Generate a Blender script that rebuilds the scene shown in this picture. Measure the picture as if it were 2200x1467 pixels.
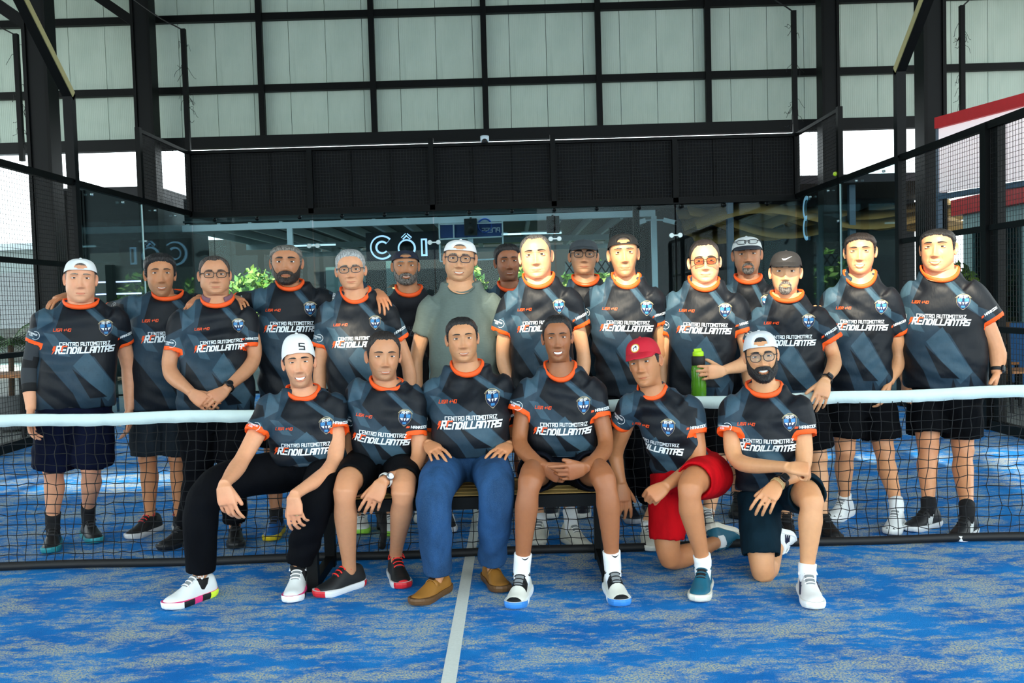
import bpy, bmesh, math, random, json
import numpy as np
from mathutils import Vector, Matrix
from mathutils.bvhtree import BVHTree
SC = bpy.context.scene
for _o in list(bpy.data.objects): bpy.data.objects.remove(_o)
COL = SC.collection
rng = np.random.default_rng(7); random.seed(7)
PI = math.pi

# ------------------------------------------------------------------ camera, sky, sun, exposure
cd = bpy.data.cameras.new('camera'); cam = bpy.data.objects.new('camera', cd); COL.objects.link(cam)
FPX, CX, CY, CZ, YAW, PIT, ROL = 1933.23, 0.28396, -4.95765, 1.42002, -0.0029086, -0.0453882, -0.0290006
cd.sensor_width = 36.0; cd.lens = 36.0*FPX/2200.0; cd.clip_end = 300
_f = Vector((math.sin(YAW)*math.cos(PIT), math.cos(YAW)*math.cos(PIT), math.sin(PIT)))
_r = Vector((math.cos(YAW), -math.sin(YAW), 0)); _u = _r.cross(_f)
_r2 = math.cos(ROL)*_r + math.sin(ROL)*_u; _u2 = -math.sin(ROL)*_r + math.cos(ROL)*_u
cam.matrix_world = Matrix(((_r2.x,_u2.x,-_f.x,CX),(_r2.y,_u2.y,-_f.y,CY),(_r2.z,_u2.z,-_f.z,CZ),(0,0,0,1)))
SC.camera = cam
w = bpy.data.worlds.new('sky'); SC.world = w; w.use_nodes = True
bg = w.node_tree.nodes['Background']; bg.inputs[0].default_value = (0.84, 0.95, 0.97, 1); bg.inputs[1].default_value = 4.6
sl = bpy.data.lights.new('sun', 'SUN'); sun = bpy.data.objects.new('sun', sl); COL.objects.link(sun)
SUND = Vector((0.25, 0.80, -0.60)).normalized()
sun.rotation_euler = SUND.to_track_quat('-Z', 'Y').to_euler(); sun.location = (-4, -14, 14)
sl.energy = 12.5; sl.angle = math.radians(1.3); sl.color = (1.0, 0.88, 0.68)
SC.view_settings.view_transform = 'Standard'; SC.view_settings.look = 'None'
SC.view_settings.exposure = 0.0; SC.view_settings.gamma = 1.0; SC.view_settings.use_curve_mapping = False

# ------------------------------------------------------------------ helpers
def V3(*a): return np.array(a, float)
def nrm(v): v = np.asarray(v, float); return v/(np.linalg.norm(v)+1e-12)
def sstep(a, b, x):
    t = np.clip((np.asarray(x, float)-a)/(b-a), 0, 1); return t*t*(3-2*t)
def cr(x, xk, yk):
    xk = np.asarray(xk, float); yk = np.asarray(yk, float); x = np.clip(np.asarray(x, float), xk[0], xk[-1])
    m = np.gradient(yk, xk); i = np.clip(np.searchsorted(xk, x, side='right')-1, 0, len(xk)-2)
    h = xk[i+1]-xk[i]; t = (x-xk[i])/h
    return (2*t**3-3*t**2+1)*yk[i]+(t**3-2*t**2+t)*h*m[i]+(-2*t**3+3*t**2)*yk[i+1]+(t**3-t**2)*h*m[i+1]
def link(o, parent=None):
    COL.objects.link(o)
    if parent: o.parent = parent
    return o
def tag(o, label=None, cat=None, group=None, kind=None):
    if label: o['label'] = label
    if cat: o['category'] = cat
    if group: o['group'] = group
    if kind: o['kind'] = kind
    return o
def mesh(name, V, F, mats, mi=None, smooth=True, attrs=None):
    me = bpy.data.meshes.new(name)
    me.from_pydata([tuple(map(float, v)) for v in V], [], [tuple(map(int, f)) for f in F])
    for m in (mats if isinstance(mats, (list, tuple)) else [mats]): me.materials.append(m)
    if mi is not None: me.polygons.foreach_set('material_index', np.asarray(mi, np.int32))
    me.polygons.foreach_set('use_smooth', np.full(len(me.polygons), smooth))
    for k, a in (attrs or {}).items():
        a = np.asarray(a, np.float32)
        if a.ndim == 1:
            at = me.attributes.new(k, 'FLOAT', 'POINT'); at.data.foreach_set('value', a)
        else:
            at = me.attributes.new(k, 'FLOAT_VECTOR', 'POINT'); at.data.foreach_set('vector', a.ravel())
    me.update(); return me
def obj(name, V, F, mats, parent=None, org=(0,0,0), mi=None, smooth=True, attrs=None):
    """mesh given in world coordinates; children keep a zero offset to their thing's origin"""
    V = np.asarray(V, float)-np.asarray(org, float)
    o = bpy.data.objects.new(name, mesh(name, V, F, mats, mi, smooth, attrs))
    if parent is None: o.location = tuple(map(float, org))
    return link(o, parent)
def empty(name, loc):
    o = bpy.data.objects.new(name, None); o.empty_display_size = .1; o.location = loc; return link(o)
class MB:
    """collects pieces of one mesh"""
    def __init__(s): s.V=[]; s.F=[]; s.M=[]; s.n=0
    def add(s, V, F, m=0):
        V = np.asarray(V, float); s.V.append(V); s.F += [tuple(i+s.n for i in f) for f in F]; s.M += [m]*len(F); s.n += len(V); return s
    def box(s, a, b, m=0):
        x0,y0,z0 = a; x1,y1,z1 = b
        return s.add([(x0,y0,z0),(x1,y0,z0),(x1,y1,z0),(x0,y1,z0),(x0,y0,z1),(x1,y0,z1),(x1,y1,z1),(x0,y1,z1)],
              [(0,3,2,1),(4,5,6,7),(0,1,5,4),(1,2,6,5),(2,3,7,6),(3,0,4,7)], m)
    def bar(s, p, q, wx, wy, up=(0,0,1), m=0):
        p=np.asarray(p,float); q=np.asarray(q,float); d=nrm(q-p); up=np.asarray(up,float)
        if abs(d@up)>.95: up=V3(0,1,0)
        a=nrm(np.cross(d,up)); b=np.cross(a,d)
        c=[p-a*wx/2-b*wy/2,p+a*wx/2-b*wy/2,p+a*wx/2+b*wy/2,p-a*wx/2+b*wy/2]; c+= [v+q-p for v in c]
        return s.add(c,[(0,3,2,1),(4,5,6,7),(0,1,5,4),(1,2,6,5),(2,3,7,6),(3,0,4,7)], m)
    def tube(s, pts, r, n=8, m=0):
        V,F = loft(pts, r, r, n=n); return s.add(V,F,m)
    def get(s): return np.concatenate(s.V), s.F
    def obj(s, name, mats, parent=None, org=(0,0,0), smooth=False, attrs=None):
        V,F=s.get(); return obj(name, V, F, mats, parent, org, s.M, smooth, attrs)
def loft(pts, rx, ry, n=16, side=None, caps=True, p=2.0, off=None):
    """closed tube along pts; rx along the side vector, ry across it"""
    P=np.asarray(pts,float); k=len(P); rx=np.broadcast_to(rx,(k,)); ry=np.broadcast_to(ry,(k,))
    T=np.gradient(P,axis=0); T/=np.linalg.norm(T,axis=1)[:,None]+1e-12
    a=np.asarray(side,float) if side is not None else (V3(1,0,0) if abs(T[0][0])<.8 else V3(0,1,0))
    th=np.linspace(0,2*PI,n,endpoint=False); c=np.cos(th); s_=np.sin(th)
    c=np.sign(c)*np.abs(c)**(2/p); s_=np.sign(s_)*np.abs(s_)**(2/p)
    V=[]
    for i in range(k):
        a=nrm(a-T[i]*(a@T[i])); b=np.cross(T[i],a)
        V.append(P[i]+np.outer(c*rx[i],a)+np.outer(s_*ry[i],b))
    V=np.concatenate(V); F=[]
    for i in range(k-1):
        for j in range(n):
            j2=(j+1)%n; F.append((i*n+j,i*n+j2,(i+1)*n+j2,(i+1)*n+j))
    if caps:
        F.append(tuple(range(n-1,-1,-1))); F.append(tuple((k-1)*n+j for j in range(n)))
    return V,F
def path(pts, m=6):
    """Catmull-Rom through pts with parameter 0..k-1"""
    P=np.asarray(pts,float); k=len(P); t=np.linspace(0,k-1,(k-1)*m+1); out=np.stack([cr(t,np.arange(k),P[:,i]) for i in range(P.shape[1])],1)
    return t,out
TMP = bpy.data.scenes.new('workbench')
def remesh(parts, vox, it=3, fac=.5):
    b=MB()
    for V,F in parts: b.add(V,F)
    V,F=b.get(); me=mesh('tmp',V,F,[]); o=bpy.data.objects.new('tmp',me); TMP.collection.objects.link(o)
    md=o.modifiers.new('r','REMESH'); md.mode='VOXEL'; md.voxel_size=vox; md.adaptivity=0
    if it: sm=o.modifiers.new('s','SMOOTH'); sm.iterations=it; sm.factor=fac
    vl=TMP.view_layers[0]; vl.update(); dg=vl.depsgraph; e=o.evaluated_get(dg); m2=e.to_mesh()
    n=len(m2.vertices); A=np.empty(n*3,np.float32); m2.vertices.foreach_get('co',A); A=A.reshape(-1,3).astype(float)
    L=np.empty(len(m2.loops),np.int32); m2.loops.foreach_get('vertex_index',L)
    S=np.empty(len(m2.polygons),np.int32); m2.polygons.foreach_get('loop_start',S)
    Cn=np.empty(len(m2.polygons),np.int32); m2.polygons.foreach_get('loop_total',Cn)
    NN=np.empty(n*3,np.float32); m2.vertices.foreach_get('normal',NN); NN=NN.reshape(-1,3).astype(float)
    e.to_mesh_clear(); bpy.data.objects.remove(o); bpy.data.meshes.remove(me)
    F=L[(S[:,None]+np.arange(4)[None,:])] if (Cn==4).all() else None
    if F is None: F=[tuple(L[s:s+c]) for s,c in zip(S,Cn)]
    return A,np.asarray(F),NN
def compact(V,F,*arrs):
    F=np.asarray(F); u,inv=np.unique(F.ravel(),return_inverse=True)
    return (V[u],inv.reshape(F.shape))+tuple(a[u] for a in arrs)

# ------------------------------------------------------------------ materials
class NT:
    def __init__(s, name):
        s.m=bpy.data.materials.new(name); s.m.use_nodes=True; s.t=s.m.node_tree; s.b=s.t.nodes['Principled BSDF']; s.out=s.t.nodes['Material Output']
    def n(s, typ, **k):
        nd=s.t.nodes.new('ShaderNode'+typ)
        for a,v in k.items(): setattr(nd,a,v)
        return nd
    def l(s, a, b): s.t.links.new(a,b)
    def setv(s, sock, v):
        if hasattr(v,'is_output') or isinstance(v,bpy.types.NodeSocket): s.l(v,sock)
        else: sock.default_value=v
    def math(s, op, a, b=0., c=None, clamp=False):
        nd=s.n('Math',operation=op,use_clamp=clamp); s.setv(nd.inputs[0],a); s.setv(nd.inputs[1],b)
        if c is not None: s.setv(nd.inputs[2],c)
        return nd.outputs[0]
    def mix(s, f, a, b):
        nd=s.n('Mix',data_type='RGBA'); s.setv(nd.inputs[0],f)
        for i,v in ((6,a),(7,b)): s.setv(nd.inputs[i], v if not isinstance(v,tuple) else (v+(1,))[:4])
        return nd.outputs[2]
    def noise(s, scale, detail=3, vec=None, rough=.55, stretch=None):
        nd=s.n('TexNoise'); nd.inputs['Scale'].default_value=scale; nd.inputs['Detail'].default_value=detail; nd.inputs['Roughness'].default_value=rough
        if vec is None: vec=s.n('TexCoord').outputs['Object']
        if stretch:
            mp=s.n('Mapping'); mp.inputs['Scale'].default_value=stretch; s.l(vec,mp.inputs[0]); vec=mp.outputs[0]
        s.l(vec,nd.inputs['Vector']); return nd.outputs['Fac']
    def ramp(s, f, a, b, smooth=True):
        nd=s.n('MapRange'); nd.interpolation_type='SMOOTHSTEP' if smooth else 'LINEAR'; s.setv(nd.inputs[0],f); nd.inputs[1].default_value=a; nd.inputs[2].default_value=b; return nd.outputs[0]
    def bump(s, h, strength=.3, dist=.01):
        nd=s.n('Bump'); nd.inputs['Strength'].default_value=strength; nd.inputs['Distance'].default_value=dist; s.l(h,nd.inputs['Height']); s.l(nd.outputs[0],s.b.inputs['Normal'])
    def attr(s, name): 
        nd=s.n('Attribute'); nd.attribute_name=name; return nd
def srgb(r,g,b):
    f=lambda c:(c/12.92 if c<=.04045 else ((c+.055)/1.055)**2.4); return (f(r/255),f(g/255),f(b/255),1.)
MC={}
def mat(name, col, rough=.6, metal=0., var=.12, vscale=18., bump=0., bscale=200., emit=0., spec=.4, trans=0., sheen=0.):
    """plain procedural material: colour with a little noise, optional fine bump"""
    if name in MC: return MC[name]
    t=NT(name); c=srgb(*col); b=t.b
    if var:
        nz=t.noise(vscale,4); t.l(t.mix(nz,tuple(x*(1-var) for x in c[:3]),tuple(min(1,x*(1+var)) for x in c[:3])),b.inputs['Base Color'])
    else: b.inputs['Base Color'].default_value=c
    b.inputs['Roughness'].default_value=rough; b.inputs['Metallic'].default_value=metal; b.inputs['Specular IOR Level'].default_value=spec
    if trans: b.inputs['Transmission Weight'].default_value=trans
    if sheen: b.inputs['Sheen Weight'].default_value=sheen
    if bump: t.bump(t.noise(bscale,2),bump,.004)
    if emit: b.inputs['Emission Color'].default_value=c; b.inputs['Emission Strength'].default_value=emit
    MC[name]=t.m; return t.m
def skin_mat(i, col, stubcol=(60,52,48)):
    t=NT('skin_%02d'%i); c=srgb(*col); fx=t.attr('fx'); sp=t.n('SeparateXYZ'); t.l(fx.outputs['Vector'],sp.inputs[0])
    nz=t.noise(35,4); base=t.mix(nz,tuple(x*.86 for x in c[:3]),tuple(x*1.1 for x in c[:3]))
    red=(min(1,c[0]*1.04),c[1]*.74,c[2]*.72); base=t.mix(t.math('MULTIPLY',sp.outputs[1],.6),base,red)
    lip=(c[0]*.82,c[1]*.50,c[2]*.52); base=t.mix(sp.outputs[2],base,lip)
    fine=t.ramp(t.noise(900,2),.42,.6); st=t.math('MULTIPLY',sp.outputs[0],t.math('MULTIPLY_ADD',fine,.5,.5))
    base=t.mix(st,base,srgb(*stubcol)[:3]); t.l(base,t.b.inputs['Base Color'])
    t.b.inputs['Roughness'].default_value=.47; t.b.inputs['Specular IOR Level'].default_value=.45
    t.b.inputs['Subsurface Weight'].default_value=.12; t.b.inputs['Subsurface Radius'].default_value=(.012,.005,.003); t.b.inputs['Subsurface Scale'].default_value=1.
    t.bump(t.noise(420,2),.12,.002); return t.m
def hair_mat(name, col, col2=None):
    if name in MC: return MC[name]
    t=NT(name); c=srgb(*col); c2=srgb(*(col2 or col)); nz=t.noise(9,3,stretch=(26,26,4)); nz2=t.ramp(nz,.38,.62)
    t.l(t.mix(nz2,c[:3],tuple(c2[:3])),t.b.inputs['Base Color']); t.b.inputs['Roughness'].default_value=.42
    t.bump(t.noise(14,3,stretch=(30,30,5)),.9,.006); MC[name]=t.m; return t.m

# ------------------------------------------------------------------ head
ZK=[-.135,-.118,-.105,-.09,-.075,-.05,-.03,0,.03]
HX=[.022,.034,.047,.056,.062,.0690,.0725,.075,.0765]
HF=[.072,.084,.0895,.0905,.0905,.091,.090,.0915,.0945]
HB=[.048,.052,.056,.062,.07,.084,.093,.101,.103]
NU=92
_q=np.linspace(-PI,PI,NU,endpoint=False); AZ=_q-.36*np.sin(_q); AD=np.abs(np.degrees(AZ))
def head_rows():
    rows=[]
    for th in np.linspace(.06,PI/2,17)[:-1]: rows.append(('d',th))
    for t in np.linspace(0,1,56): rows.append(('f',t))
    return rows
HR=head_rows()
def skull(z, fat, aa=None, extra=0.):
    """half widths at height z (array) below the equator"""
    X=cr(z,ZK,HX)*(1+fat*1.6*np.exp(-((z+.078)/.045)**2)); return X,cr(z,ZK,HF),cr(z,ZK,HB)
def section(X,Yf,Yb,a,p=2.25):
    s=np.sin(a); c=np.cos(a); sx=np.sign(s)*np.abs(s)**(2/p); cy=np.sign(c)*np.abs(c)**(2/p)
    return X*sx, np.where(c>=0,-Yf*cy,-Yb*cy)
def features(x,y,z,a,smile,age,brow=1.):
    """displacement of the front of the face (towards -y)"""
    ax=np.abs(x); fr=sstep(.15,.5,np.cos(a)); g=lambda v,c,s: np.exp(-((v-c)/s)**2)
    d=.0055*g(z,.021,.009)*g(ax,.028,.024)
    d-=.0105*g(z,.000,.0125)*g(ax,.033,.0155)
    d+=.003*g(z,-.002,.006)*g(ax,.033,.011)
    h=cr(z,[-.07,-.056,-.051,-.046,-.040,-.03,-.015,0,.012,.03],[0,.0008,.0065,.0205,.0250,.0195,.0135,.0085,.004,0]); wd=cr(z,[-.07,-.05,-.04,-.02,0,.03],[.012,.0135,.0125,.0095,.0075,.009])
    d+=h*(.55*np.exp(-np.abs(x/(wd*.80))**2)+.45*np.exp(-np.abs(x/(wd*1.15))**2.2))
    d+=.0085*g(ax,.0138,.0068)*g(z,-.0440,.0068)
    d+=(.004+.004*smile)*g(ax,.040,.016)*g(z,-.034,.016)
    d-=(.0022+.004*smile+.002*age)*g(ax,.027+.004*smile+.25*np.clip(-.05-z,0,.03),.0035)*g(z,-.058,.014)
    d+=.0045*g(x,0,.026)*g(z,-.070,.007)+.005*g(x,0,.021)*g(z,-.0815,.0055)-.004*g(x,0,.026)*g(z,-.0758,.0022)
    d-=.003*g(x,0,.018)*g(z,-.0905,.0045)
    d+=.0065*g(x,0,.020)*g(z,-.107,.011)
    d-=.002*g(ax,.035,.012)*g(z,.055,.012)*0
    d-=.0012*age*g(np.abs(z-.05)%.012,.006,.002)*sstep(.04,.02,ax)
    return d*fr
def build_head(P, neck_c, neck_r, base_r, dropl):
    """vertices in head-local units (x viewer right, y back, z up, eyes at z=0)"""
    fat,smile,age=P.get('fat',0),P.get('smile',.2),P.get('age',0)
    V=[];fx=[]; zt=.118; ze=.03
    for k,t in HR:
        if k=='d':
            z=np.full(NU,ze+(zt-ze)*math.cos(t)); X,Yf,Yb=skull(np.full(NU,ze),fat); f=math.sin(t)**.88; X,Yf,Yb=X*f,Yf*f,Yb*f
        else:
            c=np.cos(AZ); zj=-.070-.048*sstep(-.25,1.,c)**1.1; z=ze+(zj-ze)*t; X,Yf,Yb=skull(z,fat)
        x,y=section(X,Yf,Yb,AZ); y=y-features(x,y,z,AZ,smile,age); V.append(np.stack([x,y,z],1))
    J=V[-1]; dbl=.004+.014*max(0,fat); n1=9; nrows=len(V)
    c0=V3(0,.016,-.112); cB=np.asarray(neck_c)
    def ring(t,rs): c=c0+(cB-c0)*t; return np.stack([c[0]+rs*np.sin(AZ),c[1]-rs*.98*np.cos(AZ),np.full(NU,c[2])],1)
    N0=ring(.42,neck_r*.97)
    for t in np.linspace(0,1,n1)[1:]:
        P1=J*.35+N0*.65; P1[:,2]=J[:,2]-dbl*(.5+.5*np.cos(AZ))-.002; V.append((1-t)**2*J+2*t*(1-t)*P1+t*t*N0)
    for t in np.linspace(.42,1.,9)[1:]:
        k=sstep(.5,1.,t); q=ring(t,neck_r*.97+(max(base_r,neck_r)-neck_r*.97)*k**1.5); q[:,2]-=k*dropl*np.clip(np.cos(AZ),-.2,1); V.append(q)
    G=np.array(V); R=len(G)
    # surface colour masks: stubble, blush, lips
    x,z=G[:,:,0],G[:,:,2]; A=np.broadcast_to(AZ,x.shape); ax=np.abs(x)
    rowi=np.arange(R)[:,None]; under=np.clip((rowi-nrows)/(n1-1.),0,1)
    stub=beard_mask(x,z,A,'full')*(1-sstep(.25,.8,under)); 
    g=lambda v,c,s: np.exp(-((v-c)/s)**2); fr=(np.cos(A)>.2)
    blush=fr*np.clip(.75*g(ax,.038,.018)*g(z,-.032,.02)+.7*g(x,0,.014)*g(z,-.04,.015)+.35*g(z,.06,.03),0,1)+.6*(rowi>=nrows)*.4
    return G,stub,blush,nrows
def beard_mask(x,z,A,kind):
    ad=np.abs(np.degrees(A)); ax=np.abs(x)
    lips=sstep(.8,1.15,(x/.0255)**2+((z+.0760)/.0085)**2)
    if kind=='full':
        zc=np.interp(ad,[0,14,26,38,52,66,78,90,96],[-.051,-.052,-.056,-.066,-.056,-.03,-.012,.005,.02]); m=sstep(.007,-.007,z-zc)*sstep(97,88,ad)
    else:
        m=sstep(1.12,.86,(x/.0355)**2+((z+.086)/.036)**2)*(np.cos(A)>0)*sstep(-.050,-.057,z)
    return m*lips
def hairline(ad, rec=0., kind=0):
    z=np.interp(ad,[0,22,36,50,62,72,80,88,95,112,120,150,180],[.079,.078,.073,.058,.040,.012,-.022,-.026,.014,.014,-.03,-.072,-.078])
    return z+rec*np.exp(-((ad-33)/16.)**2)*1.6+rec*.6*(ad<20)
def grid_faces(R,C,wrap=True,mask=None):
    F=[]
    for i in range(R-1):
        for j in range(C if wrap else C-1):
            if mask is None or mask[i,j]: F.append((i*C+j,(i+1)*C+j,(i+1)*C+(j+1)%C,i*C+(j+1)%C))
    return F

# ------------------------------------------------------------------ lettering made of strokes
GL={'A':[[(0,0),(0,1),(1,1),(1,0)],[(0,.42),(1,.42)]],'C':[[(1,1),(0,1),(0,0),(1,0)]],'D':[[(0,0),(0,1),(.75,1),(1,.75),(1,.25),(.75,0),(0,0)]],
'E':[[(1,1),(0,1),(0,0),(1,0)],[(0,.5),(.9,.5)]],'H':[[(0,0),(0,1)],[(1,0),(1,1)],[(0,.5),(1,.5)]],'I':[[(.1,0),(.1,1)]],'K':[[(0,0),(0,1)],[(1,1),(.15,.5),(1,0)]],
'L':[[(0,1),(0,0),(1,0)]],'M':[[(0,0),(0,1),(.5,.45),(1,1),(1,0)]],'N':[[(0,0),(0,1),(1,0),(1,1)]],'n':[[(0,0),(0,1),(.75,1),(1,.75),(1,0)]],'O':[[(0,0),(0,1),(1,1),(1,0),(0,0)]],
'P':[[(0,0),(0,1),(1,1),(1,.45),(0,.45)]],'R':[[(0,0),(0,1),(1,1),(1,.5),(.1,.5)],[(.45,.5),(1,0)]],'S':[[(1,1),(0,1),(0,.52),(1,.48),(1,0),(0,0)]],
'T':[[(0,1),(1,1)],[(.5,1),(.5,0)]],'U':[[(0,1),(0,0),(1,0),(1,1)]],'Z':[[(0,1),(1,1),(0,0),(1,0)]],'G':[[(1,1),(0,1),(0,0),(1,0),(1,.5),(.5,.5)]],
'4':[[(0,1),(0,.45),(1,.45)],[(1,1),(1,0)]],'0':[[(0,0),(0,1),(1,1),(1,0),(0,0)]],'+':[[(.1,.5),(.9,.5)],[(.5,.85),(.5,.15)]],
'e':[[(0,.5),(1,.5),(1,1),(0,1),(0,0),(1,0)]],'r':[[(0,0),(0,1),(1,1)]],'s':[[(1,1),(0,1),(0,.52),(1,.48),(1,0),(0,0)]],'a':[[(0,1),(1,1),(1,0),(0,0),(0,.5),(1,.5)]],
'X':[[(0,0),(1,1)],[(0,1),(1,0)]],'.':[[(0,0),(.05,0)]]}
def letters(text, h, w, th, gap, shear=0., cut=.012, colors=None):
    """2-D stroked lettering from (0,0); returns list of quads [(4 pts), index]; widths in metres"""
    Q=[]; x=0.
    for ci,ch in enumerate(text):
        if ch==' ': x+=w*.7; continue
        cw=w*(.2 if ch in 'I.' else 1.)
        for pl in GL[ch]:
            pts=[V3(x+px*(cw if ch not in 'I.' else w), py*h) for px,py in pl]
            for p,q in zip(pts[:-1],pts[1:]):
                d=q-p; L=np.linalg.norm(d); d=d/L; nn=V3(-d[1],d[0])*th/2; p=p-d*th/2; q=q+d*th/2; k=max(1,int(math.ceil((L+th)/cut)))
                for i in range(k):
                    a=p+(q-p)*i/k; b=p+(q-p)*(i+1)/k; Q.append(([a-nn,b-nn,b+nn,a+nn],ci))
        x+=cw+gap
    if shear: Q=[([V3(p[0]+shear*p[1],p[1]) for p in q],c) for q,c in Q]
    return Q,x-gap
def conform(bvh, org, right, up, fwd, quads, off=.003, maxd=.5):
    """lay 2-D quads/polygons on a surface; org is the world anchor, fwd points away from the cloth"""
    V=[];F=[];keep=[]
    for qi,q in enumerate(quads):
        pts=[];ok=True
        for p in q:
            o=org+right*p[0]+up*p[1]+fwd*.28; hit=bvh.ray_cast(Vector(o),Vector(-fwd),maxd)
            if hit[0] is None: ok=False;break
            pts.append(np.array(hit[0])+fwd*off)
        if ok and max(abs((a-b)@fwd) for a in pts for b in pts)<.03:
            F.append(tuple(range(len(V),len(V)+len(pts)))); V+=pts; keep.append(qi)
    return V,F,keep

# ------------------------------------------------------------------ shirt cloth with its printed shards
def shirt_mat():
    t=NT('printed_jersey'); pc=t.attr('pc').outputs['Vector']; ed=t.attr('edge').outputs['Fac']
    dark=srgb(14,19,26)[:3]; mid=srgb(37,57,71)[:3]; lite=srgb(57,83,98)[:3]
    def poly(pts):
        pts=[V3(*p) for p in pts]; ar=sum(a[0]*b[1]-b[0]*a[1] for a,b in zip(pts,pts[1:]+pts[:1]))
        if ar<0: pts=pts[::-1]
        r=None
        for a,b in zip(pts,pts[1:]+pts[:1]):
            d=nrm(b-a); nx,ny=-d[1],d[0]; vm=t.n('VectorMath',operation='DOT_PRODUCT'); t.l(pc,vm.inputs[0]); vm.inputs[1].default_value=(nx,ny,0)
            e=t.math('SUBTRACT',vm.outputs['Value'],float(nx*a[0]+ny*a[1])); r=e if r is None else t.math('MINIMUM',r,e)
        return t.math('MULTIPLY',r,140.,clamp=True)
    nz=t.noise(16,4); sp=t.ramp(t.noise(120,3),.62,.74)
    col=mid
    for lv,pts in [
      (0,[(-.42,.06),(.0,.03),(.60,-.19),(.62,-.52),(.10,-.44),(-.66,-.18)]),(0,[(.15,-.40),(.62,-.22),(1.2,-.36),(1.2,-.95),(.86,-.80)]),(0,[(.2,.05),(.6,.14),(1.2,.0),(1.2,-.26),(.90,-.22)]),
      (2,[(-.02,-.01),(.19,.02),(.90,-.20),(.92,-.33),(.575,-.19)]),(2,[(-.28,-.54),(.10,-.40),(.86,-.80),(.58,-.92)]),(0,[(-.32,-.555),(.58,-.87),(.12,-.87)]),
      (0,[(-1.05,-.46),(-.80,-.56),(-.30,-.80),(-.02,-1.05),(-.55,-1.05),(-1.2,-.80)]),(0,[(.40,-.86),(.60,-1.06),(.34,-1.06)]),(0,[(.80,-.82),(1.0,-1.06),(.76,-1.06)]),
      (2,[(-1.0,.12),(-.62,.14),(-.72,-.12),(-1.12,-.20)]),(2,[(-.98,-.22),(-.70,-.24),(-.30,-.46),(-.62,-.44)]),(0,[(-1.9,.02),(-1.15,-.02),(-1.10,-.17),(-1.9,-.27)]),(2,[(-1.9,-.32),(-1.2,-.24),(-1.06,-.40),(-1.9,-.66)]),
      (0,[(1.10,-.02),(1.5,-.06),(1.46,-.36),(1.12,-.22)]),(2,[(1.42,-.15),(1.95,-.3),(1.95,-.6),(1.55,-.5)]),(0,[(1.2,-.38),(1.5,-.5),(1.4,-.8),(1.15,-.6)])]:
        col=t.mix(poly(pts),col,(dark,mid,lite)[lv])
    v=t.mix(nz,(.72,.72,.72),(1.22,1.22,1.22)); m=t.n('Mix',data_type='RGBA',blend_type='MULTIPLY'); m.inputs[0].default_value=1.; t.l(col,m.inputs[6]); t.l(v,m.inputs[7]); col=m.outputs[2]
    col=t.mix(t.math('MULTIPLY',sp,.35),col,dark)
    cuff=t.math('LESS_THAN',ed,.0315); col=t.mix(cuff,col,srgb(255,92,28)[:3])
    t.l(col,t.b.inputs['Base Color']); t.b.inputs['Roughness'].default_value=.56; t.b.inputs['Specular IOR Level'].default_value=.28
    mp=t.noise(7,4,stretch=(1,1,.45)); t.bump(mp,.4,.03); return t.m
def tee_mat(col,name):
    t=NT(name); c=srgb(*col)[:3]; nz=t.noise(40,3,stretch=(1,1,6)); t.l(t.mix(nz,tuple(x*.8 for x in c),tuple(x*1.2 for x in c)),t.b.inputs['Base Color']); t.b.inputs['Roughness'].default_value=.8
    t.bump(t.noise(7,4,stretch=(1,1,.5)),.5,.03); return t.m
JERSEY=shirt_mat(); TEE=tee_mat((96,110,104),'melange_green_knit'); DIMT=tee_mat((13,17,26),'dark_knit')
ORANGE=mat('orange_rib',(255,90,26),.6,var=.06,bump=.2,bscale=300)
PRW=mat('white_print',(236,242,244),.5,var=0); PRO=mat('orange_print',(240,84,30),.5,var=0); PRN=mat('navy_print',(20,36,72),.5,var=0); PRB=mat('sky_blue_print',(58,130,186),.5,var=0); PRG=mat('sand_print',(190,176,140),.5,var=0); PRK=mat('black_print',(14,15,18),.5,var=0)
SKIN=[(232,172,148),(196,138,106),(206,150,124),(188,132,104),(222,164,138),(190,134,104),(222,170,142),(160,104,78),(226,172,142),(208,156,128),
      (214,158,124),(232,180,150),(190,136,110),(218,166,136),(220,162,130),(222,160,128),(226,166,140),(206,150,122),(206,150,118),(160,104,74),(190,132,98),(214,160,126)]
SKIN=[(int(a*.99),int(b_*.965),int(c*.86)) for a,b_,c in SKIN]
SK=[skin_mat(i,c) for i,c in enumerate(SKIN)]
HAIR={'black':((14,12,13),(30,26,26)),'dark_brown':((24,18,16),(48,36,30)),'brown':((40,27,20),(76,54,40)),'brown_grey':((38,30,26),(86,76,70)),'grey_dark':((70,66,60),(150,144,134)),'silver':((128,130,130),(206,208,206)),
      'salt':((46,42,40),(120,116,110)),'shaved':((90,78,70),(110,96,88)),'beard_dark':((26,20,17),(66,50,40)),'beard_grey':((34,28,26),(140,132,124)),'beard_black':((12,10,10),(30,24,22)),'goatee_grey':((56,48,44),(136,128,120))}
def HM(k): return hair_mat('hair_'+k,*HAIR[k])
CLOTH={'navy':(9,14,34),'charcoal':(30,36,42),'black_trouser':(7,8,12),'black':(7,8,11),'black_navy':(9,13,22),'denim':(32,66,106),'red':(176,10,20),'dark_teal':(12,32,42)}
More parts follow.
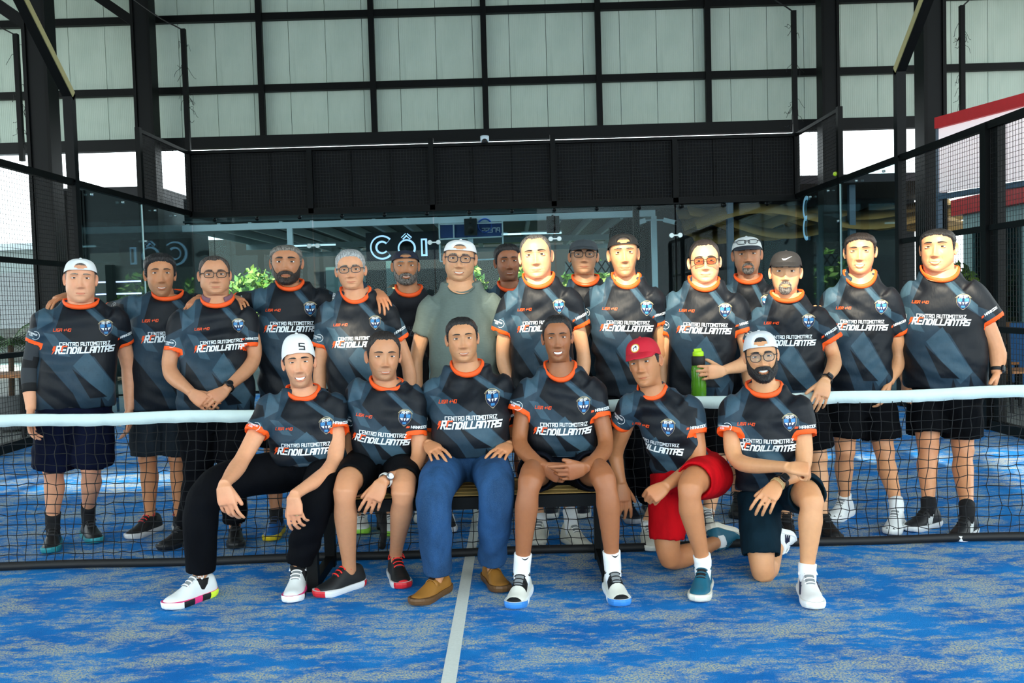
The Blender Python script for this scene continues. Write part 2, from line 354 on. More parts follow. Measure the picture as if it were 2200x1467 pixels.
def cloth(k):
    n='cloth_'+k
    if n in MC: return MC[n]
    t=NT(n); c=srgb(*CLOTH[k])[:3]; nz=t.noise(6 if k!='denim' else 5,5,stretch=(1.6,1.6,.5))
    f=.35 if k!='denim' else .5; col=t.mix(t.ramp(nz,.3,.7),tuple(x*(1-f*.6) for x in c),tuple(x*(1+f) for x in c))
    if k=='denim': col=t.mix(t.math('MULTIPLY',t.ramp(t.noise(500,2),.4,.6),.10),col,srgb(120,150,175)[:3])
    t.l(col,t.b.inputs['Base Color']); t.b.inputs['Roughness'].default_value=.78; t.b.inputs['Specular IOR Level'].default_value=.08; t.bump(t.noise(8,4,stretch=(1,1,.5)),.5,.03); MC[n]=t.m; return t.m
WHITE=mat('white_of_eye',(226,222,218),.25,var=0); IRIS=mat('brown_iris',(44,26,18),.15,var=0); LASH=mat('dark_lash',(24,17,15),.6,var=0); TEETH=mat('teeth_enamel',(238,232,220),.25,var=.03); MOUTH=mat('mouth_dark',(60,22,22),.6,var=0)
RUBBER=mat('black_rubber',(18,19,21),.6); STEEL=mat('brushed_steel',(170,174,178),.3,1.,var=.05)
def glass_mat(name,tint,refl=1.0,mixf=.0):
    """thin clear pane: transparent with a Fresnel reflection"""
    t=NT(name); tr=t.n('BsdfTransparent'); tr.inputs[0].default_value=tint+(1,); gl=t.n('BsdfGlossy'); gl.inputs['Roughness'].default_value=.01; gl.inputs['Color'].default_value=(.9*refl,.97*refl,refl,1)
    fr=t.n('Fresnel'); fr.inputs[0].default_value=1.5; mx=t.n('MixShader'); f=t.math('MULTIPLY_ADD',fr.outputs[0],.17,mixf,clamp=True); t.l(f,mx.inputs[0]); t.l(tr.outputs[0],mx.inputs[1]); t.l(gl.outputs[0],mx.inputs[2]); t.l(mx.outputs[0],t.out.inputs['Surface']); return t.m
LENS=glass_mat('clear_lens',(.92,.93,.93)); LENSO=glass_mat('amber_lens',(.78,.36,.16),1.,.05); LENSG=glass_mat('coated_lens',(.88,.95,.92),.9,.06)

# ------------------------------------------------------------------ shoes
SHOES={'black_teal':((18,20,22),(40,140,150),(30,30,32),(235,238,238)),'black_grey':((22,24,26),(205,205,205),(200,40,40),(120,122,124)),'black':((16,17,19),(26,27,29),(20,20,22),(40,42,44)),'blue_yellow':((24,86,150),(226,196,30),(20,40,70),(226,196,30)),
 'white_green':((222,226,222),(150,214,70),(230,230,230),(40,160,150)),'white':((226,228,226),(232,232,228),(235,235,235),(150,152,154)),'black_white':((22,23,26),(232,234,234),(24,24,26),(232,236,236)),'cream':((206,204,190),(228,226,212),(236,236,230),(170,166,150)),
 'navy_white':((20,26,42),(222,222,214),(24,28,40),(40,46,60)),'navy':((18,22,34),(150,152,156),(20,22,30),(30,34,46)),'white_black':((228,232,232),(240,242,240),(240,240,240),(24,26,30)),'white_neon':((224,228,228),(238,240,238),(244,244,244),(22,24,28)),
 'black_red':((24,26,28),(222,224,226),(226,40,34),(200,34,44)),'loafer':((150,102,40),(96,66,34),(120,80,30),(60,42,22)),'white_blue':((222,222,212),(58,134,210),(16,17,20),(16,17,20)),'teal':((18,92,116),(226,222,206),(20,84,104),(130,60,50)),'white_stripe':((226,226,224),(238,238,234),(240,240,240),(30,34,60))}
def make_shoe(root,org,A,T,style,up=None,hs=1.):
    A=np.asarray(A,float);T=np.asarray(T,float); u,sl_,lc,ac=[mat('shoe_%02x%02x%02x'%c,c,.5,var=.08,bump=.15,bscale=260) for c in SHOES[style]]
    if up is None:
        e3=V3(0,0,1); e1=T-A; e1[2]=0; d=np.linalg.norm(e1); e1=nrm(e1); L=np.clip(d+.085,.27,.31)*hs; H=T-e1*L; H[2]=0.004
    else:
        e1=nrm(T-A); e3=nrm(np.asarray(up)-e1*(np.asarray(up)@e1)); L=.285*hs; H=A-e1*.07-e3*.085
    e2=np.cross(e3,e1); tw=lambda P: H+np.outer(P[:,0],e1)+np.outer(P[:,1],e2)+np.outer(P[:,2],e3)
    st=np.array([0,.03,.1,.2,.3,.4,.52,.66,.78,.88,.95,1.]); loaf=style=='loafer'
    hw=np.array([.020,.030,.036,.037,.036,.037,.042,.047,.047,.042,.033,.016])*1.03
    ht=np.array([.066,.092,.112,.118,.122,.118,.098,.074,.060,.054,.046,.028])*(.80 if loaf else 1.); 
    if loaf: ht[2:6]=[.080,.072,.072,.082]
    s2=np.linspace(0,1,22); HWs=np.interp(s2,st,hw); HTs=cr(s2,st,ht); V=[];n=18; th=np.linspace(0,2*PI,n,endpoint=False)
    for s,a,h in zip(s2,HWs,HTs):
        c=np.cos(th); q=np.sin(th); zz=np.where(q>=0,.022+(h-.022)*np.abs(q)**.75,.022-.014*np.abs(q)); yy=a*np.sign(c)*np.abs(c)**.8*(1-.18*np.clip(q,0,1))
        V.append(np.stack([np.full(n,s*L),yy,zz],1))
    V=np.concatenate(V); F=[]
    for i in range(21):
        for j in range(n): F.append((i*n+j,i*n+(j+1)%n,(i+1)*n+(j+1)%n,(i+1)*n+j))
    F.append(tuple(range(n-1,-1,-1)));F.append(tuple(21*n+j for j in range(n)))
    mi=np.zeros(len(F),int)
    if style in('white_blue','black_red','black_white','white_black'):
        for k,f in enumerate(F):
            c=V[list(f)].mean(0); s=c[0]/L
            if style=='white_blue' and (.22<s<.62 and c[2]>.05 or s>.9): mi[k]=1
            if style=='black_red' and s>.93: mi[k]=1
            if style=='white_black' and s>.82 and c[2]<.035: mi[k]=1
    sh=obj('shoe',tw(V),F,[u,ac],root,org,mi)
    # sole
    k=40; ph=np.linspace(0,1,k//2); o1=np.stack([ph*L,np.interp(ph,st,hw)*1.10+.001],1); o1[0,1]*=.6; o1[-1,1]*=.6; ol=np.concatenate([o1,o1[::-1]*[1,-1]]); c=ol.mean(0)
    rings=[]
    for sc_,z in ((.93,-.004),(1.0,.004),(1.03,.016),(1.0,.027)): q=(ol-c)*[1.035+(sc_-1)*.5,sc_]+c; rings.append(np.concatenate([q,(z+.010*sstep(.75,1,q[:,0]/L)+.006*sstep(.15,0,q[:,0]/L))[:,None]],1))
    m=len(ol); V2=np.concatenate(rings); F2=[(i*m+j,(i+1)*m+j,(i+1)*m+(j+1)%m,i*m+(j+1)%m) for i in range(3) for j in range(m)]+[tuple(range(m)),tuple(3*m+j for j in range(m-1,-1,-1))]
    neon=mat('neon_yellow',(214,240,60),.5); pink=mat('hot_pink',(236,60,130),.5); mi2=np.zeros(len(F2),int); slm=[sl_]
    if style=='white_neon':
        slm=[sl_,ac,pink,neon]
        for q_,f in enumerate(F2):
            cc=V2[list(f)].mean(0); s=cc[0]/L
            if cc[2]<.03: mi2[q_]=3 if s<.22 else (2 if .36<s<.55 else (1 if s<.72 else 0))
    if style=='white_blue' : slm=[PRW,sl_]; mi2=np.array([1 if V2[list(f)].mean(0)[0]/L>.72 else 0 for f in F2])
    if style=='black_red': slm=[sl_,ac]; mi2=np.array([1 if V2[list(f)].mean(0)[0]/L>.9 or V2[list(f)].mean(0)[0]/L<.1 else 0 for f in F2])
    obj('sole',tw(V2),F2,slm,sh,org,mi2,smooth=False)
    top=lambda s: float(np.interp(s,s2,HTs))
    b=MB()
    if not loaf:
        y=np.linspace(.27,.60,8); V3_,F3=loft(np.stack([y*L,0*y,np.interp(y,s2,HTs)-.001],1),.021,.004,10,side=V3(0,1,0)); obj('lace_panel',tw(V3_),F3,mat('grey_shoe_mesh',(128,132,134),.7) if sum(SHOES[style][0])>400 else RUBBER,sh,org)
        for s in (.30,.37,.44,.51,.58):
            y=np.linspace(-1,1,7)*.026; z=top(s)+.003-.010*(np.abs(y)/.026)**2.5; b.tube(tw(np.stack([np.full(7,s*L),y,z],1)),.0040,6)
        for sg in (-1,1):
            p=path([(.30*L,0,top(.3)+.004),(.29*L,sg*.03,top(.3)+.006),(.36*L,sg*.042,top(.36)-.016),(.34*L,sg*.018,top(.34)+.008)],4)[1]; b.tube(tw(p),.0024,6)
        b.obj('laces',lc,sh,org,True)
        s=np.linspace(.16,.34,6); V3_,F3=loft(np.stack([s*L,0*s,np.interp(s,s2,HTs)+np.linspace(.022,.001,6)],1)@np.eye(3),.022,.005,10,side=V3(0,1,0)); obj('tongue',tw(V3_),F3,u if style not in('white_blue',) else ac,sh,org)
        if style in('white_stripe','black_white'):
            b=MB()
            for q_ in range(3):
                s=.42+.07*q_
                for sg in(-1,1):
                    a=float(np.interp(s,st,hw)); b.bar(tw(np.array([[s*L,sg*(a*1.0),.030]]))[0],tw(np.array([[(s-.09)*L,sg*(a*.86),top(s)*.72]]))[0],.010,.004)
            b.obj('side_stripes',ac,sh,org)
    else:
        y=np.linspace(-1,1,9)*.036; V3_,F3=loft(np.stack([np.full(9,.47*L),y,top(.47)+.003-.03*(np.abs(y)/.036)**3],1),.012,.003,8,side=V3(1,0,0)); obj('strap',tw(V3_),F3,u,sh,org)
        b=MB(); q=tw(np.array([[.44*L,0,top(.47)+.007],[.50*L,0,top(.5)+.006]])); b.bar(q[0],q[1],.03,.005,e3); b.obj('buckle',mat('dark_brown_leather',(52,34,20),.5),sh,org)
    return sh

# ------------------------------------------------------------------ setting
def turf_mat():
    t=NT('blue_turf'); co=t.n('TexCoord').outputs['Object']
    a=t.noise(2.3,5,co,.66,(1,2.3,1)); b=t.noise(9,5,co,.75,(1,2.0,1)); f=t.noise(380,2,co); 
    base=t.mix(t.ramp(f,.3,.7),srgb(12,96,176)[:3],srgb(52,158,236)[:3]); base=t.mix(t.math('MULTIPLY',t.ramp(t.noise(2.2,3,co),.35,.7),.45),base,srgb(8,78,166)[:3])
    s=t.math('MULTIPLY',t.ramp(t.math('ADD',t.math('MULTIPLY',a,.55),t.math('MULTIPLY',b,.5)),.475,.60),t.ramp(t.noise(110,5,co,.8),.41,.57))
    base=t.mix(t.math('MULTIPLY',s,.80),base,srgb(216,210,150)[:3]); t.l(base,t.b.inputs['Base Color']); t.b.inputs['Roughness'].default_value=.9; t.b.inputs['Specular IOR Level'].default_value=.05
    t.bump(f,.7,.008); return t.m
def metal_panel_mat():
    t=NT('white_metal_panel'); co=t.n('TexCoord').outputs['Object']; a=t.noise(1.1,4,co,.6,(1.,1,.35)); b=t.noise(9,4,co,.6,(2.5,1,.12))
    c=t.mix(t.ramp(a,.3,.7),srgb(170,188,176)[:3],srgb(192,206,194)[:3]); c=t.mix(t.math('MULTIPLY',t.ramp(b,.55,.75),.25),c,srgb(140,156,146)[:3]); t.l(c,t.b.inputs['Base Color']); t.b.inputs['Roughness'].default_value=.5
    w_=t.n('TexWave'); w_.inputs['Scale'].default_value=9.; w_.bands_direction='X'; t.l(co,w_.inputs[0]); t.bump(w_.outputs['Fac'],.15,.01); return t.m
TURF=turf_mat(); PANEL=metal_panel_mat()
STEELB=mat('black_painted_steel',(4,6,7),.5,spec=.14,var=.2,vscale=6,bump=.05); STEELD=mat('dark_grey_steel',(9,12,14),.5,spec=.16,var=.2,vscale=5); WIRE=mat('black_wire',(12,13,14),.6,var=0); SCREEN=mat('black_windscreen_cloth',(8,9,11),.85,var=.25,vscale=14); SCREEN2=mat('charcoal_wall',(18,22,26),.8)
CONC=mat('grey_paving',(96,100,98),.85,var=.2,vscale=3,bump=.2,bscale=60); WPAINT=mat('white_paint',(206,222,232),.5,var=.05); CREAMS=mat('court_line_white',(206,212,206),.9,var=.12,vscale=90)
GLASS=glass_mat('court_glass',(.76,.88,.89),.9,.0); GLASSB=glass_mat('building_glass',(.35,.48,.5),1.,.1); WOODC=mat('oiled_wood_slat',(150,98,54),.55,var=.3,vscale=12); WOODB=mat('pale_bench_wood',(196,160,92),.5,var=.2,vscale=14)
MB().box((-5,-10,-.08),(5,10,0)).obj('floor',TURF)['kind']='structure'
gb=MB()
for a,b in (((-60,-60,-.2),(60,-10,-.02)),((-60,10,-.2),(60,70,-.02)),((-60,-10,-.2),(-5,10,-.02)),((5,-10,-.2),(60,10,-.02))): gb.box(a,b)
gb.obj('ground',CONC)['kind']='structure'
for n_,(a,b) in enumerate((((-.028,-6.95,0),(.028,6.95,.003)),((-5,6.92,0),(5,6.98,.003)),((-5,-6.98,0),(5,-6.92,.003)))): MB().box(a,b).obj('trim_%d'%(n_+1),CREAMS)['kind']='structure'
# hall: back wall of metal panels on girts, roof, added sun-shaping wall behind the camera
wb=empty('wall_back',(0,12.2,4.5)); wb['kind']='structure'; O=(0,12.2,4.5); x=-13.8; first=None
MB().box((-14,12.24,4.45),(14,12.30,7.5)).obj('light_stop_sheet',mat('dark_green_backing',(40,52,48),.8),wb,O)  # dark sheet added to stop light leaking through the panel gaps
pm=MB().box((-.3405,-.03,0),(.3405,.03,3.0)); V_,F_=pm.get(); pme=mesh('wall_panel',V_,F_,PANEL,None,False)
for i in range(40):
    o=bpy.data.objects.new('wall_panel',pme); link(o,wb); o.location=(x+i*.69-O[0],0,0)
for z in (5.52,6.84): MB().bar((-14,12.1,z),(14,12.1,z),.11,.13,(0,0,1)).obj('girt',STEELB,wb,O)
MB().bar((-14,12.06,4.53),(14,12.06,4.53),.16,.21,(0,0,1)).obj('base_beam',STEELD,wb,O)
for xx in (-10.6,-8.5,-4.31,-2.22,-.13,2.0,4.04,8.2,10.3): MB().bar((xx,12.06,4.5),(xx,12.06,7.5),.105,.1,(0,1,0)).obj('mullion',STEELB,wb,O)
MB().box((-14.4,-7.1,7.5),(14.4,12.6,7.62)).obj('ceiling',mat('roof_sheet',(190,196,196),.6,var=.1))['kind']='structure'
wf=MB()
for a,b in (((-9.5,-7.1,3.3),(1.2,-7.0,6.68)),((-9.5,-7.1,6.68),(-3.14,-7.0,6.86)),((-2.90,-7.1,6.68),(1.2,-7.0,6.86)),((-5.5,-7.1,6.86),(-3.14,-7.0,7.5)),((-3.14,-7.1,6.98),(-2.90,-7.0,7.5)),((-2.90,-7.1,6.86),(-2.28,-7.0,6.95)),((-2.90,-7.1,7.16),(-2.28,-7.0,7.5)),((-2.90,-7.1,6.95),(-2.82,-7.0,7.16)),((-2.66,-7.1,6.95),(-2.28,-7.0,7.16)),((.95,-7.1,6.86),(1.2,-7.0,7.5)),((-9.5,-7.1,6.86),(-7.7,-7.0,7.5))): wf.box(a,b)
wf.obj('sun_slot_blocker',PANEL)['kind']='structure'  # unseen wall added to block the sun; its slots shape the lit patches
def thing(name,loc,label,cat,group=None): return tag(empty(name,loc),label,cat,group)
# steel columns
for (xx,yy,wd_,lab) in ((-6.25,11.5,.34,'left black steel column further back, touching the panel wall'),(-6.35,8.0,.34,'left black steel column nearer the camera, with a raking brace'),(6.08,11.5,.32,'right black steel column further back, touching the panel wall'),(6.3,8.0,.32,'right black steel column nearer the camera, by the red sign')):
    O=(xx,yy,0); t_=thing('steel_column',O,lab,'column'); h=wd_/2
    MB().box((xx-h,yy-.15,0),(xx-h+.05,yy+.15,7.5)).obj('flange',STEELB,t_,O); MB().box((xx+h-.05,yy-.15,0),(xx+h,yy+.15,7.5)).obj('flange',STEELB,t_,O); MB().box((xx-h+.05,yy-.12,0),(xx+h-.05,yy+.12,7.5)).obj('web',STEELD,t_,O)
    MB().box((xx-.25,yy-.25,-.02),(xx+.25,yy+.25,.02)).obj('base_plate',STEELB,t_,O)
    if xx<0:
        q=(5.45 if yy<10 else 6.55); MB().bar((xx-.05,yy,q),(xx-1.9,yy,q+1.35),.16,.18,(0,1,0)).obj('brace',STEELB,t_,O)
# ------------------------------------------------------------------ court enclosure
def wires(x0,x1,z0,z1,y,ax,step=.05,th=.0035,zs=None):
    b=MB(); n=int(round((x1-x0)/step)); m=int(round((z1-z0)/(zs or step)))
    for i in range(n+1):
        a=x0+(x1-x0)*i/n; p=(a,y,z0) if ax==0 else (y,a,z0); q=(a,y,z1) if ax==0 else (y,a,z1); b.bar(p,q,th,th,(0,1,0) if ax==0 else (1,0,0))
    for j in range(m+1):
        z=z0+(z1-z0)*j/m; p=(x0,y,z) if ax==0 else (y,x0,z); q=(x1,y,z) if ax==0 else (y,x1,z); b.bar(p,q,th,th)
    return b
bk=thing('back_enclosure',(0,10,0),'court end wall of clear glass below a black mesh band','enclosure'); O=(0,10,0)
for i in range(5):
    x0=-5+2*i; MB().box((x0+.012,10.0,.02),(x0+1.988,10.012,2.98)).obj('glass_pane',GLASS,bk,O)
    wires(x0+.06,x0+1.94,3.04,3.96,9.97,0,.05,.004,.05).obj('wire_mesh',WIRE,bk,O)['kind']='stuff'
    MB().box((x0-.005,10.03,2.95),(x0+2.005,10.04,4.0)).obj('windscreen',SCREEN,bk,O)
    for xx in (x0+.66,x0+1.32): MB().bar((xx,10.02,3.0),(xx,10.02,4.0),.03,.03).obj('stiffener',STEELB,bk,O)
for i in range(6):
    xx=-5+2*i; hz=4.12 if i in(2,3) else 4.02; MB().bar((xx,9.95,2.95),(xx,9.95,hz),.085,.07,(0,1,0)).obj('post',STEELB,bk,O)
    if 0<i<5:
        b=MB()
        for dx in(-.07,.07): V_,F_=loft([(xx+dx,9.975,2.42),(xx+dx,10.035,2.42)],.038,.038,16); b.add(V_,F_)
        b.bar((xx-.07,9.985,2.42),(xx+.07,9.985,2.42),.03,.02); b.obj('clamp',mat('brushed_clamp',(176,190,192),.35,.8,var=0),bk,O)
MB().bar((-5,9.95,4.0),(5,9.95,4.0),.06,.05).obj('top_rail',STEELB,bk,O); MB().bar((-5,9.95,2.98),(5,9.95,2.98),.07,.10).obj('middle_rail',STEELB,bk,O); MB().bar((-5,9.96,.02),(5,9.96,.02),.05,.05).obj('bottom_rail',STEELB,bk,O)
for i in range(14): V_,F_=loft([(-4.6+.7*i,9.93,2.88),(-4.6+.7*i,9.96,2.9)],.03,.03,10); obj('glass_fitting',V_,F_,STEELD,bk,O)
for sg,nm in ((-1,'left'),(1,'right')):
    X=5.0*sg; O=(X,6,0); se=thing('side_enclosure',O,nm+' side wall of the court, glass panes then wire mesh fence','enclosure')
    for y0 in (6,8): MB().box((X-.006,y0+.012,.02),(X+.006,y0+1.988,2.98)).obj('glass_pane',GLASS,se,O)
    wires(8.04,9.96,3.05,3.97,X,1,.05,.0035).obj('wire_mesh',WIRE,se,O)['kind']='stuff'
    for y0 in (-2,0,2,4):
        for z0,z1 in ((.06,.98),(1.03,1.97),(2.03,2.97)): wires(y0+.05,y0+1.95,z0,z1,X,1,.05,.0034,.05).obj('wire_mesh',WIRE,se,O)['kind']='stuff'
        for z in (1.0,2.0): MB().bar((X,y0,z),(X,y0+2,z),.05,.055).obj('mid_rail',STEELB,se,O)
        MB().bar((X,y0,.05),(X,y0+2,.05),.06,.10).obj('bottom_rail',STEELB,se,O)
    for y0,hz in ((-2,3),(0,3),(2,3),(4,3.02),(6,3.02),(8,4.04)): 
        MB().bar((X,y0,0 if y0<7 else 2.95),(X,y0,hz),.10 if y0<7 else .07,.10 if y0<7 else .08,(0,1,0)).obj('post',STEELB if y0!=6 else STEELD,se,O)
        if y0==4: MB().bar((X+.04*sg,3.86,0),(X+.04*sg,3.86,3.0),.08,.08,(0,1,0)).obj('post',STEELB,se,O)
    MB().bar((X,-2,3.0),(X,10,3.0),.065,.075).obj('top_rail',STEELB,se,O); MB().bar((X,8,4.0),(X,10,4.0),.05,.05).obj('upper_rail',STEELB,se,O)
    for yy,zz in ((6.4,2.9),(7.3,2.9),(8.4,2.9),(9.2,2.9),(8,2.42)): V_,F_=loft([(X-.05*sg,yy,zz),(X-.02*sg,yy,zz+.005)],.018,.018,10); obj('glass_fitting',V_,F_,mat('brushed_clamp',(176,190,192),.35,.8,var=0),se,O)
    MB().box((X-.009,7.994,.05),(X+.009,8.006,2.95)).obj('glass_joint',mat('pale_joint',(190,204,204),.4,var=0),se,O)
    # floodlight mast leaning in above the fence
    m_=thing('light_mast',(X,6,3.0),'bent light mast rising from the '+nm+' side wall','mast'); O=(X,6,3.0); pts=[(X,6,3.0),(X,6,4.06)]
    MB().bar(pts[0],pts[1],.11,.10,(0,1,0)).obj('upright',STEELD,m_,O); e=(X,6-3.2,4.06+2.62)
    MB().bar((X,6.03,4.02),e,.10,.11,(1,0,0)).obj('arm',STEELD,m_,O); MB().bar((X-.058*sg,6.0,4.05),(e[0]-.058*sg,e[1]+.02,e[2]),.085,.012,(1,0,0)).obj('sunlit_strip',mat('sunlit_ochre',(176,164,112),.5),m_,O)  # ochre strip paints in the sunlit face of the arm
    MB().box((X-.3,e[1]-.25,e[2]-.03),(X+.3,e[1]+.1,e[2]+.08)).obj('floodlight',STEELB,m_,O)
    # tall net post above the corner and one further out, with rags of net
    for xx,lab in ((X,nm+' net post above the court corner, rags of torn net on it'),(7.75*sg,nm+' outer net post, hanging in front of the panel wall')):
        O=(xx,10,4.0); np_=thing('net_post',O,lab,'post'); MB().bar((xx,10,3.95),(xx,10,6.02),.075,.07,(0,1,0)).obj('pole',STEELB,np_,O); b=MB(); rr=random.Random(int(xx*7)+50)
        for k in range(16):
            z=4.15+rr.random()*1.7; s_=rr.choice((-1,1)); p=[(xx+s_*.03,10,z)]; 
            for q in range(4): p.append((p[-1][0]+s_*rr.uniform(.0,.05),10+rr.uniform(-.03,.03),p[-1][2]+rr.uniform(-.10,.03)))
            b.tube(path(p,3)[1],.0035,4)
        b.obj('torn_net',WIRE,np_,O)['kind']='stuff'; b=MB(); b.tube(path([(xx,10,6.0),(xx+.35*sg*-1 if xx==X and sg>0 else xx+.4,10,6.35),(xx+.9,10.2,6.7),(xx+1.6,10.4,7.3)] if sg>0 else [(xx,10,6.0),(xx-.5,10,6.3),(xx-1.5,10.3,7.1)],4)[1],.012,6); b.obj('guy_wire',WIRE,np_,O)
def ball(loc,lab):
    V_,F_=loft([(loc[0],loc[1],loc[2]-.033*math.cos(a)) for a in np.linspace(.05,PI-.05,12)],[.033*math.sin(a) for a in np.linspace(.05,PI-.05,12)],[.033*math.sin(a) for a in np.linspace(.05,PI-.05,12)],18)
    o=obj('tennis_ball',V_,F_,mat('optic_yellow_felt',(196,226,40),.8,bump=.3),None,(loc[0],loc[1],loc[2]-.033)); tag(o,lab,'ball'); pts=[(loc[0]+.0335*math.cos(t)*math.cos(.55*math.sin(2*t)),loc[1]+.0335*math.sin(t)*math.cos(.55*math.sin(2*t)),loc[2]+.0335*math.sin(.55*math.sin(2*t))) for t in np.linspace(0,2*PI,30)]
    V_,F_=loft(pts,.0016,.0016,5); obj('seam',V_,F_,PRW,o,(loc[0],loc[1],loc[2]-.033))
# ------------------------------------------------------------------ net
O=(0,0,0); nt=thing('padel_net',O,'padel net with white top tape across the whole court','net')
def nz_top(x): return .858+.035*(np.asarray(x)/5.)**2+.004*np.sin(x*7.)
xs=np.linspace(-5,5,201); b=MB(); V=[]
for q in xs: zt=float(nz_top(q)); w_=.004*math.sin(q*23)+.003*math.sin(q*51); V+=[(q,-.012+w_,zt),(q,.012+w_,zt),(q,.012-w_,zt-.066),(q,-.012-w_,zt-.066+.002*math.sin(q*40))]
F=[(4*i+j,4*i+(j+1)%4,4*i+4+(j+1)%4,4*i+4+j) for i in range(200) for j in range(4)]; b.add(V,F); b.obj('top_tape',mat('white_tape',(208,226,222),.7,var=.06,bump=.3,bscale=60),nt,O,True)
nx,nzn=178,15; rg=np.random.default_rng(3); X=np.tile(np.linspace(-5,5,nx)[:,None],(1,nzn)); tz=np.linspace(0,1,nzn)[None,:]; Z=(nz_top(X)-.06)*(1-tz)+.035*tz; lowx=rg.normal(0,.006,(nx,nzn)); X=X+lowx+.010*np.sin(X*3+tz*5)+.05*tz**3*np.sin(X*1.3); Z=Z+rg.normal(0,.004,(nx,nzn))*(tz<.99); Yn=.012*np.sin(X*2.1+tz*4)+.02*tz*np.sin(X*.9)
N=np.stack([X,Yn,Z],2); b=MB()
for i in range(nx): V_,F_=loft(N[i],.0023,.0023,4); b.add(V_,F_)
for j in range(1,nzn): V_,F_=loft(N[:,j],.0023,.0023,4); b.add(V_,F_)
for i in range(nx):
    for j in range(1,nzn-1): p=N[i,j]; s_=.0042; b.add([p+V3(s_,0,0),p+V3(-s_,0,0),p+V3(0,s_,0),p+V3(0,-s_,0),p+V3(0,0,s_),p+V3(0,0,-s_)],[(0,2,4),(2,1,4),(1,3,4),(3,0,4),(2,0,5),(1,2,5),(3,1,5),(0,3,5)])
b.obj('netting',mat('black_net_cord',(14,15,17),.7,var=0),nt,O)['kind']='stuff'
b=MB(); b.tube([(q,float(.02*math.sin(q*.9)),.026+.003*math.sin(q*5)) for q in xs],.024,8); b.obj('bottom_band',RUBBER,nt,O,True)
for sg in(-1,1): MB().bar((4.96*sg,0,0),(4.96*sg,0,.95),.08,.08).obj('net_post',STEELB,nt,O)
# ------------------------------------------------------------------ bench
O=(-.02,-.32,0); bn=thing('bench',O,'backless bench with pale wood slats on a black steel frame, under the seated men','bench')
for i in range(5): y0=-.50+i*.082; MB().box((-.78,y0,.432),(.74,y0+.066,.455)).obj('slat',WOODB,bn,O)
MB().bar((-.80,-.535,.425),(.76,-.535,.425),.03,.06).obj('rail',STEELB,bn,O); MB().bar((-.80,-.085,.425),(.76,-.085,.425),.03,.06).obj('rail',STEELB,bn,O)
for xx in (-.755,.715):
    for yy in (-.52,-.10): MB().bar((xx,yy,0),(xx,yy,.42),.055,.045,(0,1,0)).obj('leg',STEELB,bn,O)
    MB().bar((xx,-.52,.035),(xx,-.10,.035),.045,.05).obj('foot_rail',STEELB,bn,O); MB().bar((xx,-.52,.40),(xx,-.10,.40),.045,.04).obj('end_rail',STEELB,bn,O)
ball((4.90,5.30,4.72),'yellow ball caught on the bent arm of the right light mast'); ball((4.95,8.05,3.10),'yellow ball lodged against the right side mesh post')
# bottle held by the man in amber glasses
c=np.array((1.352,.285)); O=(c[0],c[1],.80); bo=thing('water_bottle',O,'translucent green sports bottle with lime lid, held in a hand above the net','bottle')
gm=NT('green_translucent_plastic'); gm.b.inputs['Base Color'].default_value=srgb(112,186,44); gm.b.inputs['Roughness'].default_value=.12; gm.b.inputs['Transmission Weight'].default_value=.55
P0=lambda z: (c[0],c[1],.80+z); V_,F_=loft([P0(z) for z in (0,.004,.012,.10,.13,.19,.205,.215)],[.036,.041,.0435,.0435,.041,.0435,.040,.034],[.036,.041,.0435,.0435,.041,.0435,.040,.034],26); obj('body',V_,F_,gm.m,bo,O)
V_,F_=loft([P0(z) for z in (.213,.216,.262,.266)],[.037,.039,.039,.036],[.037,.039,.039,.036],26); obj('collar',V_,F_,RUBBER,bo,O)
lime=mat('lime_plastic',(176,226,30),.4,var=0); V_,F_=loft([P0(z) for z in (.264,.268,.288,.293)],[.030,.032,.032,.028],[.030,.032,.032,.028],22); obj('lid',V_,F_,lime,bo,O); b=MB(); b.bar((c[0]-.024,c[1],1.10),(c[0]+.018,c[1],1.103),.022,.016); b.bar((c[0]+.016,c[1]-.0,1.095),(c[0]+.024,c[1],1.075),.02,.012); b.obj('spout',lime,bo,O)
V_,F_=loft([P0(z) for z in (.014,.014001,.125,.12501)],[.02,.040,.038,.02],[.02,.040,.038,.02],20); obj('water',V_,F_,mat('green_water',(50,120,20),.1,var=0),bo,O)
